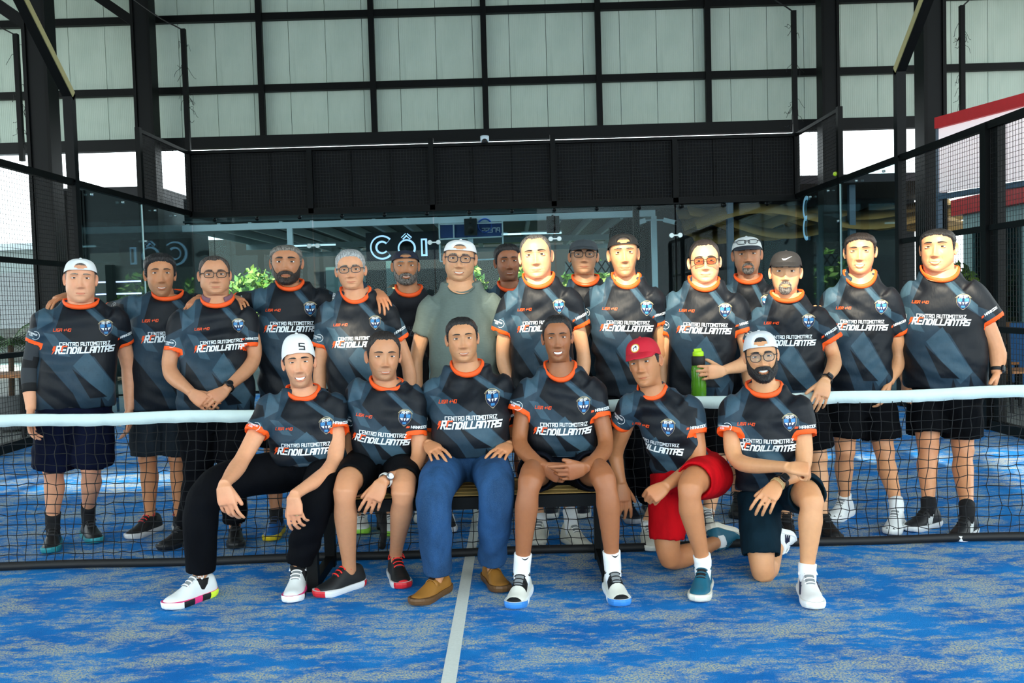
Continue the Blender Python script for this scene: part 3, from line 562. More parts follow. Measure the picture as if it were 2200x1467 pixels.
# dog standing behind the net
def dog():
    O=(-.60,.30,0); dm=mat('dark_brindle_fur',(26,22,22),.6,var=.3,vscale=30,bump=.3,bscale=220)
    q=lambda *a:np.array(a,float); parts=[]
    spine=[q(-.56,.22,.40),q(-.58,.42,.42),q(-.62,.62,.43),q(-.64,.74,.46)]; t_,P_=path(spine,5); parts.append(loft(P_,np.interp(t_,[0,.6,1.3,2.4,3],[.06,.085,.09,.105,.07]),np.interp(t_,[0,.6,1.3,2.4,3],[.08,.10,.11,.145,.09]),16,side=V3(1,0,0)))
    t_,P_=path([q(-.64,.70,.50),q(-.65,.80,.60),q(-.66,.88,.66)],4); parts.append(loft(P_,.06,.065,14)); t_,P_=path([q(-.66,.83,.66),q(-.67,.93,.67),q(-.68,1.0,.64),q(-.69,1.07,.62)],4); parts.append(loft(P_,np.interp(t_,[0,1,2,3],[.06,.07,.045,.03]),np.interp(t_,[0,1,2,3],[.06,.065,.04,.03]),14))
    for sx in(-.06,.05): parts.append(loft([q(-.66+sx,.86,.70),q(-.66+sx*1.3,.88,.76),q(-.66+sx*1.5,.90,.80)],[.03,.026,.006],[.014,.012,.005],8))
    for sx,dy in ((.03,0),(-.17,.06)):
        h=q(-.56+sx,.26+dy,.38); t_,P_=path([h,q(-.575+sx,.33+dy,.24),q(-.535+sx,.19+dy,.13),q(-.545+sx,.20+dy,.02)],6); parts.append(loft(P_,np.interp(t_,[0,.6,1,2,3],[.07,.065,.042,.021,.019]),np.interp(t_,[0,.6,1,2,3],[.08,.075,.046,.022,.02]),14)); parts.append(loft([q(-.545+sx,.19+dy,.022),q(-.56+sx,.25+dy,.018),q(-.565+sx,.275+dy,.014)],[.022,.026,.014],[.02,.017,.012],10))
        f_=q(-.63+sx*.9,.66+dy*.6,.36); t_,P_=path([f_,q(-.62+sx,.63+dy*.6,.22),q(-.625+sx,.66+dy*.6,.11),q(-.63+sx,.65+dy*.6,.02)],5); parts.append(loft(P_,np.interp(t_,[0,1,2,3],[.055,.035,.024,.02]),np.interp(t_,[0,1,2,3],[.06,.036,.024,.02]),12)); parts.append(loft([q(-.63+sx,.64+dy*.6,.022),q(-.635+sx,.71+dy*.6,.016)],[.022,.02],[.02,.014],10))
    t_,P_=path([q(-.55,.18,.44),q(-.53,.08,.40),q(-.54,.03,.30)],4); parts.append(loft(P_,np.linspace(.022,.008,len(P_)),np.linspace(.022,.008,len(P_)),10))
    V_,F_,_=remesh(parts,.008,4); V_[:,2]-=V_[:,2].min(); o=obj('dog',V_,F_,dm,None,O); tag(o,'dark brindle dog standing behind the net, mostly hidden by the seated men','dog'); return o
dog()
# ------------------------------------------------------------------ beyond the glass
pg=thing('pergola',(0,14,0),'white pergola roof with rafters behind the court glass','pergola'); O=(0,14,0)
MB().bar((-6.6,14,3.12),(3.3,14,3.16),.12,.13).obj('front_beam',WPAINT,pg,O); MB().box((-6.6,14.1,3.22),(3.3,14.14,3.75)).obj('fascia',mat('dark_teal_board',(22,36,42),.7),pg,O); MB().bar((-6.6,18.5,3.0),(3.3,18.5,3.0),.1,.14).obj('cross_beam',mat('grey_timber',(150,166,170),.6),pg,O); MB().bar((-6.6,22.5,3.0),(3.3,22.5,3.0),.1,.14).obj('cross_beam',mat('grey_timber',(150,166,170),.6),pg,O)
for i in range(16): xx=-6.5+i*.65; MB().bar((xx,14,3.14),(xx,24,3.14),.07,.16).obj('rafter',mat('grey_timber',(150,166,170),.6),pg,O)
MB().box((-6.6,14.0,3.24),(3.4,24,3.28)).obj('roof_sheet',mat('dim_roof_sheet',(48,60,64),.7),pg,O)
for xx in (-4.36,-.58,3.27): MB().bar((xx,14,0),(xx,14,3.1),.11,.11).obj('post',WPAINT,pg,O)
for k,(xx,yy,ll) in enumerate(((-5.2,17,1.2),(-1.0,15.2,1.5),(.2,15.2,1.2))):
    O=(xx,yy,2.9); tl=thing('tube_light',O,'slim white tube light under the pergola, %s'%('at its left end','left of the white post','right of the white post')[k],'lamp'); V_,F_=loft([(xx,yy,2.9),(xx+ll,yy,2.9)],.02,.02,8); obj('tube',V_,F_,mat('lit_tube',(222,240,246),.4,var=0,emit=1.2),tl,O); MB().box((xx,yy-.02,2.92),(xx+ll,yy+.02,2.95)).obj('housing',WPAINT,tl,O)
for xx,yy,zz,lab in ((-2.9,19.2,1.86,'amber pendant lamp glowing under the pergola below the sign board'),(-6.35,15.2,1.72,'amber pendant lamp glowing beside the left court corner')):
    O=(xx,yy,zz); pl=thing('pendant_lamp',O,lab,'lamp'); V_,F_=loft([(xx,yy,zz),(xx,yy,zz+.06),(xx,yy,zz+.10)],[.20,.12,.03],[.20,.12,.03],20); obj('shade',V_,F_,mat('brass_shade',(150,96,40),.4),pl,O); V_,F_=loft([(xx,yy,zz-.03),(xx,yy,zz-.01),(xx,yy,zz+.02)],[.02,.05,.03],[.02,.05,.03],12); obj('bulb',V_,F_,mat('amber_bulb',(255,176,84),.4,var=0,emit=6.),pl,O); MB().bar((xx,yy,zz+.1),(xx,yy,3.1),.012,.012,(0,1,0)).obj('cord',RUBBER,pl,O)
# backlit sign
O=(-2.77,20,2.6); sg_=thing('cafe_sign',O,'dark sign board with backlit letters Côi','sign'); MB().box((-3.75,20.02,2.62),(-1.75,20.10,3.40)).obj('board',mat('sign_navy',(24,30,44),.5),sg_,O); halo=mat('halo_light',(190,222,255),.5,var=0,emit=1.3); blk=mat('sign_letter_black',(14,15,18),.5,var=0)
def arc_letter(cx,cz,r,th,a0,a1,y,m,name,full=False):
    b=MB(); a=np.linspace(a0,a1,30); b.tube([(cx+r*math.cos(t),0,cz+r*math.sin(t)) for t in a],th,8); V_,F_=b.get(); obj(name,V_*V3(1,.08,1)+V3(0,y,0),F_,m,sg_,O)
for m,y,gw,nm in ((halo,20.012,.05,'halo'),(blk,19.96,.0,'letter')):
    arc_letter(-3.30,2.99,.235,.052+gw,.75,2*PI-.75,y,m,nm); V_,F_=loft([(-2.62,y-.01,2.95),(-2.62,y+.01,2.95)],.20+gw,.20+gw,28); obj(nm,V_,F_,m,sg_,O); MB().box((-2.14-.035-gw,y-.012,2.77-gw),(-2.14+.035+gw,y+.012,3.15+gw)).obj(nm,m,sg_,O); b=MB(); b.bar((-2.74,y,3.22),(-2.62,y,3.33),.03+gw*1.2,.02,(0,1,0)); b.bar((-2.62,y,3.33),(-2.50,y,3.22),.03+gw*1.2,.02,(0,1,0)); b.obj(nm,m,sg_,O)
for o_ in sg_.children: o_.data.transform(Matrix.Scale(.82,4))
sg_.location=(.284+(-2.77-.284)*.82,15.5,1.42+(2.6-1.42)*.82)
# banner frame, speakers, hoop, cameras
O=(-.7,13.9,2.2); bf=thing('banner_frame',O,'white window-like frame holding a navy banner above the net','frame')
for p,q in (((-1.22,13.9,3.05),(.10,13.9,3.05)),((-1.22,13.9,2.28),(.10,13.9,2.30)),((-1.22,13.9,2.28),(-1.22,13.9,3.10)),((.10,13.9,2.28),(.10,13.9,3.10)),((-1.22,13.9,2.74),(.10,13.9,2.76)),((-.92,13.9,2.76),(-.92,13.9,3.05))): MB().bar(p,q,.028,.028,(0,1,0)).obj('bar',WPAINT,bf,O)
MB().box((-1.20,13.92,2.77),(.08,13.93,3.04)).obj('banner',mat('navy_banner',(30,62,120),.6),bf,O)
q,l_=letters('Press',.085,.055,.016,.022); b=MB()
for (qq,_) in q: b.add([(.04-p[0],13.915,2.86+p[1]) for p in qq],[(0,1,2,3)])
b.obj('banner_lettering',WPAINT,bf,O)
for xx,yy,lab in ((-.56,13.84,'black speaker box hanging behind the glass by the blue hoop'),(1.15,13.84,'black speaker box hanging behind the glass, right of the blue hoop')):
    O=(xx,yy,2.85); sp_=thing('speaker',O,lab,'speaker'); MB().box((xx-.13,yy-.1,2.80),(xx+.13,yy+.1,3.14)).obj('cabinet',RUBBER,sp_,O); V_,F_=loft([(xx,yy-.105,2.90),(xx,yy-.095,2.90)],.075,.075,18); obj('cone',V_,F_,STEELD,sp_,O); V_,F_=loft([(xx,yy-.105,3.05),(xx,yy-.095,3.05)],.025,.025,14); obj('tweeter',V_,F_,STEELD,sp_,O); MB().bar((xx,yy,3.1),(xx,yy+.16,3.2),.04,.04).obj('bracket',STEELB,sp_,O)
V_,F_=loft([(-.27+.14*math.cos(a),13.925,3.0+.14*math.sin(a)) for a in np.linspace(0,2*PI,33)],.018,.018,8); tag(obj('hoop',V_,F_,mat('blue_hoop',(30,80,170),.4),None,(-.27,13.925,2.86)),'blue ring hanging behind the glass next to a speaker','hoop')
for xx,dx,lab in ((2.95,-1,'white security camera on the left of the pergola post'),(3.55,1,'white security camera on the right of the pergola post')):
    O=(xx,13.8,2.95); cm_=thing('security_camera',O,lab,'camera'); MB().bar((xx-.10*dx,13.8,3.0),(xx+.12*dx,13.7,2.93),.09,.09).obj('housing',WPAINT,cm_,O); V_,F_=loft([(xx+.12*dx,13.7,2.93),(xx+.14*dx,13.69,2.925)],.035,.035,12); obj('lens',V_,F_,RUBBER,cm_,O); MB().bar((xx-.1*dx,13.85,3.0),(3.25,13.95,3.02),.03,.03).obj('bracket',WPAINT,cm_,O)
O=(-.11,9.9,4.03); cm_=thing('dome_camera',O,'small white dome camera on top of the black mesh band','camera'); V_,F_=loft([(-.11,9.9,4.03),(-.11,9.9,4.12)],.07,.07,16); obj('housing',V_,F_,WPAINT,cm_,O); V_,F_=loft([(-.11,9.88,4.04),(-.11,9.84,4.02),(-.11,9.82,4.01)],[.05,.045,.02],[.05,.045,.02],14); obj('dome',V_,F_,RUBBER,cm_,O)
# wavy shade cloths on the right terrace
rr=random.Random(4); cl_=[mat('ochre_shade_cloth',(150,118,66),.85,var=.2,vscale=4),mat('dark_shade_cloth',(60,56,50),.85)]
for k in range(9):
    y0=12.75+k*.36; x0=4.0+rr.uniform(-.2,.3); x1=10.2; z0=2.72+.03*k; V=[]; nS=26
    for i in range(nS):
        t=i/(nS-1); zz=z0+.20*math.sin(t*(9+k*.7)+k*1.9)+.12*math.sin(t*4.1+k*2.3); 
        for d,e in ((0,0),(.26,.20),(.26,.185),(0,-.015)): V.append((x0+(x1-x0)*t,y0+d,zz+e))
    F=[(4*i+j,4*i+4+j,4*i+4+(j+1)%4,4*i+(j+1)%4) for i in range(nS-1) for j in range(4)]
    tag(obj('shade_cloth',V,F,cl_[0],None,(x0,y0,z0)),'ochre wavy shade cloth under the right terrace roof, %s from the court'%('nearest','second','third','fourth','fifth','sixth','seventh','eighth','farthest')[k],'cloth',group='wavy shade cloths on the right terrace')
tr=thing('terrace',(6,12.6,0),'dark terrace roof behind the right court corner','terrace'); O=(7,12.6,0)
MB().box((3.5,12.5,3.50),(10.8,16.6,3.66)).obj('roof',mat('dark_plum_roof',(44,38,44),.7),tr,O); MB().box((3.6,16.4,0),(10.8,16.55,3.50)).obj('back_wall',SCREEN2,tr,O)
for xx in (3.75,5.6,8.0): MB().bar((xx,12.9,0),(xx,12.9,3.5),.12,.12,(0,1,0)).obj('post',mat('blue_grey_post',(70,92,112),.5) if xx>5 else STEELB,tr,O)
for xx in np.linspace(4.1,6.6,9): MB().bar((xx,16.2,.4),(xx,16.2,2.6),.07,.05,(0,1,0)).obj('slat',STEELB,tr,O)
O=(4.4,17.5,1.9); la=thing('lattice',O,'white backlit diamond lattice behind the terrace','lattice'); b=MB()
for i in range(33):
    xx=1.6+i*.2
    b.bar((xx,17.5,2.05),(xx+.2,17.5,2.35),.03,.02,(0,1,0)); b.bar((xx+.2,17.5,2.05),(xx,17.5,2.35),.03,.02,(0,1,0))
b.obj('strip',RUBBER,la,O)['kind']='stuff'; MB().box((1.6,17.6,2.05),(8.2,17.62,2.35)).obj('painted_backlight',mat('white_board',(236,240,240),.6,var=.03),la,O)  # plain white panel stands in for the light behind the lattice
def bush(name,lab,cat,cx,cy,cz,rx,ry,rz,n,sz,cols,seed,group=None):
    rg=np.random.default_rng(seed); d=rg.normal(size=(n,3)); d/=np.linalg.norm(d,axis=1)[:,None]; p=V3(cx,cy,cz)+d*rg.uniform(.55,1.,(n,1))*V3(rx,ry,rz); p[:,2]=np.maximum(p[:,2],.05); a=rg.normal(size=(n,3)); a/=np.linalg.norm(a,axis=1)[:,None]; c=np.cross(a,rg.normal(size=(n,3))); c/=np.linalg.norm(c,axis=1)[:,None]
    s=sz*rg.uniform(.6,1.3,(n,1)); V=np.stack([p-a*s,p+c*s*.45,p+a*s,p-c*s*.45],1).reshape(-1,3); F=[(4*i,4*i+1,4*i+2,4*i+3) for i in range(n)]; ms=[mat('leaf_%02x%02x%02x'%q,q,.6,var=.3,vscale=4) for q in cols]
    root=thing(name,(cx,cy,0),lab,cat,group); obj('foliage',V,F,ms,root,(cx,cy,0),rg.integers(0,len(ms),n),False)['kind']='stuff'
    b=MB(); b.tube(path([(cx,cy,0),(cx+.05,cy,cz*.5),(cx,cy,cz)],4)[1],max(.03,rx*.07),8); b.obj('trunk',mat('bark',(84,66,50),.9,var=.3),root,(cx,cy,0),True)
GR=[(70,110,36),(104,140,52),(44,80,32),(150,168,80)]
for i,xx in enumerate((-9,-6.4,-4,-1.6,.7,3.0)): bush('hedge','green hedge clump beyond the pergola, %s from the left'%('first','second','third','fourth','fifth','sixth')[i],'hedge',xx,27.5,1.5,1.05,.8,1.4,1500,.16,GR,20+i,'hedge clumps beyond the pergola')
bush('tree','leafy green tree beyond the right mesh fence','tree',7.0,9.0,1.1,.5,.5,.75,1500,.09,GR,31); bush('shrub','low green shrub beyond the left mesh fence','shrub',-8.9,8.0,.6,.6,.6,.7,700,.09,GR,32)
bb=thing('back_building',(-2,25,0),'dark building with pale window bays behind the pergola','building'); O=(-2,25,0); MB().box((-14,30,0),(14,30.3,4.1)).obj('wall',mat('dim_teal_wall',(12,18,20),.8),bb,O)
for x0,x1,z0,z1 in ((-5.9,-4.6,.3,2.7),(-3.9,-3.3,.4,3.0),(-1.7,.3,.2,1.2)): MB().box((x0,24.9,z0),(x1,24.95,z1)).obj('window',mat('pale_pane',(70,92,94),.3),bb,O)
MB().box((-6.8,24.96,0),(-1.9,25.1,3.2)).obj('bay_wall',mat('charcoal_wall2',(20,25,28),.8),bb,O)
for k in range(7): MB().box((-6.35,24.5,1.0+.13*k),(-5.9,24.9,1.10+.13*k)).obj('shelf_box',mat('white_board',(236,240,240),.6,var=.03) if k%2 else mat('purple_pack',(96,84,150),.5),bb,O)
# left: dark kiosk, pale house, palm, furniture
O=(-7.9,13.4,0); ki=thing('kiosk',O,'dark navy kiosk block behind the left court corner','kiosk'); MB().box((-9.2,13,0),(-6.75,16,3.9)).obj('body',mat('kiosk_navy',(8,15,22),.6),ki,O); b=MB()
for k in range(17): b.box((-9.18+.062*k,12.95,.2),(-9.15+.062*k,13.0,3.85))
b.obj('ribs',STEELB,ki,O)['kind']='stuff'; MB().box((-8.1,12.97,1.4),(-6.9,13.0,2.6)).obj('window',mat('olive_reflection_pane',(22,28,20),.4,var=.5,vscale=2),ki,O)  # olive mottling paints reflections into the kiosk pane
for zz in (1.78,2.02): MB().bar((-8.0,12.93,zz),(-7.1,12.93,zz),.03,.03).obj('light_strip',mat('cool_led',(214,210,255),.4,var=0,emit=2.),ki,O); MB().bar((-7.66,12.85,0),(-7.66,12.85,2.35),.14,.14).obj('door_post',WPAINT,ki,O)
O=(-15,14,0); ho=thing('pale_house',O,'pale blue-grey house front far left behind the mesh fence','house'); MB().box((-20,16,0),(-10.5,20,2.9)).obj('wall',mat('pale_wall',(176,194,196),.8),ho,O); MB().box((-20.3,15.6,2.9),(-10.2,20,3.05)).obj('roof',WPAINT,ho,O)
for x0 in (-14.5,-12.3): MB().box((x0,15.95,.3),(x0+1.5,16.0,2.4)).obj('window',GLASSB,ho,O)
O=(8.2,8,0); ho=thing('red_trimmed_house',O,'pale teal shop front with a red band, far right behind the mesh fence','house'); MB().box((7.7,4.5,0),(9.6,9.9,2.6)).obj('wall',mat('pale_teal_wall',(150,176,176),.7),ho,O); MB().box((7.55,4.4,2.6),(9.7,10.0,2.86)).obj('red_band',mat('red_sign_paint',(200,34,40),.5),ho,O)
for x0 in (5.0,6.6,8.2): MB().box((7.64,x0,.9),(7.70,x0+1.3,2.35)).obj('window',GLASSB,ho,O)
for k in range(3): MB().box((7.3,5.6+1.3*k,.0),(7.55,6.5+1.3*k,.9)).obj('counter',mat('blue_counter',(60,110,170),.5) if k%2 else WOODC,ho,O)
O=(6.6,7,2.7); rs=thing('red_sign',O,'white sign board with a bright red top edge, beyond the right fence','sign'); b=MB(); b.add([(6.12,7.4,2.72),(6.95,4.6,2.72),(6.95,4.6,3.58),(6.12,7.4,3.58),(6.2,7.43,2.72),(7.03,4.63,2.72),(7.03,4.63,3.58),(6.2,7.43,3.58)],[(0,1,2,3),(7,6,5,4),(0,4,5,1),(1,5,6,2),(2,6,7,3),(3,7,4,0)]); b.obj('face',mat('pinkish_white_face',(240,226,228),.5,var=.03,emit=.5),rs,O)  # white face is given a weak emission of its own
MB().bar((6.13,7.42,3.66),(6.98,4.55,3.66),.12,.15).obj('top_edge',mat('red_sign_paint',(200,34,40),.5),rs,O); MB().bar((6.13,7.42,2.66),(6.98,4.55,2.66),.08,.07).obj('bottom_edge',mat('blue_grey_post',(70,92,112),.5),rs,O)
for p in ((6.14,7.42),(6.94,4.7)): MB().bar((p[0],p[1],0),(p[0],p[1],3.6),.06,.06).obj('post',mat('blue_grey_post',(70,92,112),.5),rs,O)
def palm(cx,cy):
    root=thing('potted_palm',(cx,cy,0),'green potted palm behind the left mesh fence','palm'); O=(cx,cy,0); rg=random.Random(8); gm_=mat('palm_leaf',(48,84,40),.5,var=.3)
    V_,F_=loft([(cx,cy,z) for z in (0,.02,.4,.42)],[.16,.19,.24,.22],[.16,.19,.24,.22],20); obj('pot',V_,F_,mat('grey_pot',(90,94,96),.7),root,O); b=MB(); b.tube([(cx,cy,.35),(cx+.03,cy,1.1)],.035,8); b.obj('trunk',mat('bark',(84,66,50),.9,var=.3),root,O,True)
    for k in range(13):
        a=k*2.4; el_=rg.uniform(.3,1.2); L=rg.uniform(.6,.95); b=MB(); pts=[]
        for i in range(9): t=i/8; pts.append(V3(cx+.03+math.cos(a)*L*t*math.cos(el_*(1-.3*t)),cy+math.sin(a)*L*t*math.cos(el_),1.05+L*math.sin(el_)*t-.55*t*t*L))
        b.tube(pts,.006,5)
        for i in range(1,9):
            d=nrm(pts[i]-pts[i-1]); s_=nrm(np.cross(d,V3(0,0,1)))
            for q in(-1,1):
                l_=.24*(1-.5*abs(i/8-.45)); tip=pts[i]+(s_*q*.8+d*.6+V3(0,0,-.35))*l_; wv=d*.014; b.add([pts[i]-wv,pts[i]+wv,tip],[(0,1,2)])
                md=(pts[i]+pts[i-1])/2; tip=md+(s_*q*.8+d*.6+V3(0,0,-.35))*l_; b.add([md-wv,md+wv,tip],[(0,1,2)])
        b.obj('frond',gm_,root,O)
palm(-6.0,6.2)
def chair(cx,cy,rz,lab,grp=None,hs=.92):
    root=thing('slat_back_chair',(cx,cy,0),lab,'chair',grp); root.rotation_euler[2]=rz; M=STEELB
    def part(name,b,m): o=bpy.data.objects.new(name,mesh(name,*b.get(),m,None,False)); link(o,root)
    for sx in(-.19,.19):
        part('leg',MB().bar((sx,-.20,0),(sx,-.20,.45),.03,.03),M); part('leg',MB().bar((sx,.20,0),(sx,.26,hs),.03,.03),M)
    part('seat',MB().box((-.21,-.22,.44),(.21,.21,.47)),WOODC); part('stretcher',MB().bar((-.19,.2,.2),(.19,.2,.2),.025,.025),M); part('stretcher',MB().bar((-.19,-.2,.2),(.19,-.2,.2),.025,.025),M)
    for z in (.58,.70,.82): part('back_slat',MB().box((-.19,.215+(z-.45)*.1,z-.045),(.19,.235+(z-.45)*.1,z+.045)),WOODC)
chair(-5.62,8.0,PI+.15,'wooden slat-back chair outside the left glass, between the two leftmost men'); chair(6.0,5.3,PI*.55,'wooden slat-back chair beyond the right mesh fence, nearer one'); chair(6.3,6.4,PI*.6,'wooden slat-back chair beyond the right mesh fence, further one')
O=(-5.75,5.6,0); tb=thing('side_table',O,'wooden-topped table with black legs beyond the left mesh fence','table'); MB().box((-6.2,5.3,.70),(-5.35,5.95,.74)).obj('tabletop',WOODC,tb,O)
for p in ((-6.15,5.35),(-5.4,5.35),(-6.15,5.9),(-5.4,5.9)): MB().bar((p[0],p[1],0),(p[0],p[1],.7),.04,.04).obj('leg',STEELB,tb,O)
# court numbers stuck on the glass
def numeral(x,y,z,h,flip,lab,ax):
    b=MB(); th=.034; r=h*.235
    for cz in (h*.27,h*.745):
        a=np.linspace(-1.9,1.75,22) if cz<h*.5 else np.linspace(-1.6,2.1,22); b.tube([(0,r*.95*math.cos(t)*flip,cz+r*1.08*math.sin(t)) for t in a],.035,6)
    V_,F_=b.get(); V_=V_*V3(.12,1,1); 
    if ax==0: V_=V_[:,[1,0,2]]
    tag(obj('court_number',V_+V3(x,y,z),F_,mat('pale_blue_vinyl',(150,205,232),.5,var=0),None,(x,y,z)),lab,'number')
numeral(4.985,9.45,2.26,.66,1,'pale blue figure 3 on the right glass','y')
O=(-5.9,4.2,2.0); b=MB(); b.tube([(-6.3+.30*math.cos(a),5.6,2.28+.36*math.sin(a)) for a in np.linspace(-.9,2.2,18)],.05,8); V_,F_=b.get(); tag(obj('round_emblem',V_,F_,mat('pale_blue_vinyl',(150,205,232),.5,var=0),None,(-6.3,5.6,1.9)),'pale blue curved emblem behind the left mesh fence','emblem')

def loft_lip(pts,rx,ry,n=20,side=None,p=2.,lip=.87,depth=.03):
    V,F=loft(pts,rx,ry,n,side,False,p); k=len(pts); P=np.asarray(pts,float); T=nrm(P[-1]-P[-2]); c=P[-1]; last=V[-n:]
    A=c+(last-c)*lip; B=A-T*depth; V=np.concatenate([V,A,B]); 
    for i in (k-1,k):
        for j in range(n): F.append((i*n+j,i*n+(j+1)%n,(i+1)*n+(j+1)%n,(i+1)*n+j))
    F.append(tuple(range(n-1,-1,-1))); F.append(tuple((k+1)*n+j for j in range(n))); return V,F
PRE={'relax':((14,22,12),(20,28,16),(24,30,18),(28,32,20)),'rest':((2,14,10),(4,14,10),(6,16,10),(8,18,12)),'drape':((16,24,14),(18,26,14),(18,26,14),(16,26,16)),
 'hang':((18,26,14),(26,32,18),(28,34,18),(30,34,20)),'fist':((78,92,55),(82,95,55),(84,95,55),(86,95,55)),'grip':((30,46,30),(32,48,30),(34,50,30),(36,50,30)),'clasp':((28,34,24),(32,38,26),(34,40,26),(36,40,26)),'steeple':((6,10,6),(40,40,20),(42,42,20),(44,44,20))}
THB={'relax':(.72,.55,.25),'rest':(.70,.70,.05),'drape':(.80,.52,.2),'hang':(.86,.40,.25),'fist':(.62,.28,.75),'grip':(.55,.62,.6),'clasp':(.75,.45,.4),'steeple':(.85,.45,.1)}
def make_hand(W,T,pn,preset,right,hs,v):
    d=nrm(np.asarray(T)-W); n=np.asarray(pn,float); n=nrm(n-d*(n@d)); t=np.cross(d,n)*(1 if right else -1)
    parts=[]; s=hs; q=np.array([-.035,-.01,.015,.04,.065,.085])*s; 
    parts.append(loft([W+(d*x if x>.02 else (v*x if x<0 else (d*.65+v*.35)*x)) for x in q],np.array([.024,.027,.034,.040,.042,.038])*s,np.array([.020,.018,.0175,.017,.0155,.012])*s,16,side=t,p=2.4))
    base=((.0305,.080,.0090),(.0102,.085,.0093),(-.0100,.081,.0090),(-.0295,.073,.0080)); ln=((.046,.029,.025),(.051,.032,.026),(.047,.030,.025),(.037,.023,.022)); spr=(6,1,-3,-8)
    def bend(v,ang): return nrm(v*math.cos(ang)+n*math.sin(ang))
    for i in range(4):
        sp=math.radians(spr[i]); d0=nrm(d*math.cos(sp)+t*math.sin(sp)); p=W+t*base[i][0]*s+d*(base[i][1]-.014)*s; pts=[p,p+d0*.014*s]; a=0
        for j in range(3):
            a+=math.radians(PRE[preset][i][j]); dd=nrm(d0*math.cos(a)+n*math.sin(a)); st=pts[-1]; pts+=[st+dd*ln[i][j]*s*.5,st+dd*ln[i][j]*s]
        r=base[i][2]*s*np.array([1,1.02,.98,1.0,.92,.92,.86,.62]); parts.append(loft(pts,r,r*.92,10,side=t))
    a,b,c=THB[preset]; p0=W+t*.016*s+d*.010*s+n*.004*s; e=nrm(d*a+t*b+n*c); e2=nrm(e*.9+d*.35+n*.1); p1=p0+e*.044*s; p2=p1+nrm(e*.8+e2*.4)*.033*s; p3=p2+e2*.026*s
    pts=path([p0,p1,p2,p3],3)[1]; parts.append(loft(pts,np.interp(np.linspace(0,1,len(pts)),[0,.35,.7,.9,1],[.0155,.0135,.0115,.0105,.007])*s,np.interp(np.linspace(0,1,len(pts)),[0,.35,.7,.9,1],[.0145,.012,.0105,.009,.006])*s,10,side=n))
    return parts,(d,t,n)
def limb(pts,keys,n=16,m=7,off=None):
    t,P=path(pts,m); k=len(pts)-1; r=np.interp(t,[a for a,_ in keys],[b for _,b in keys])
    if off is not None: P=P+np.outer(np.interp(t,*off[0]),off[1])
    return P,r,t
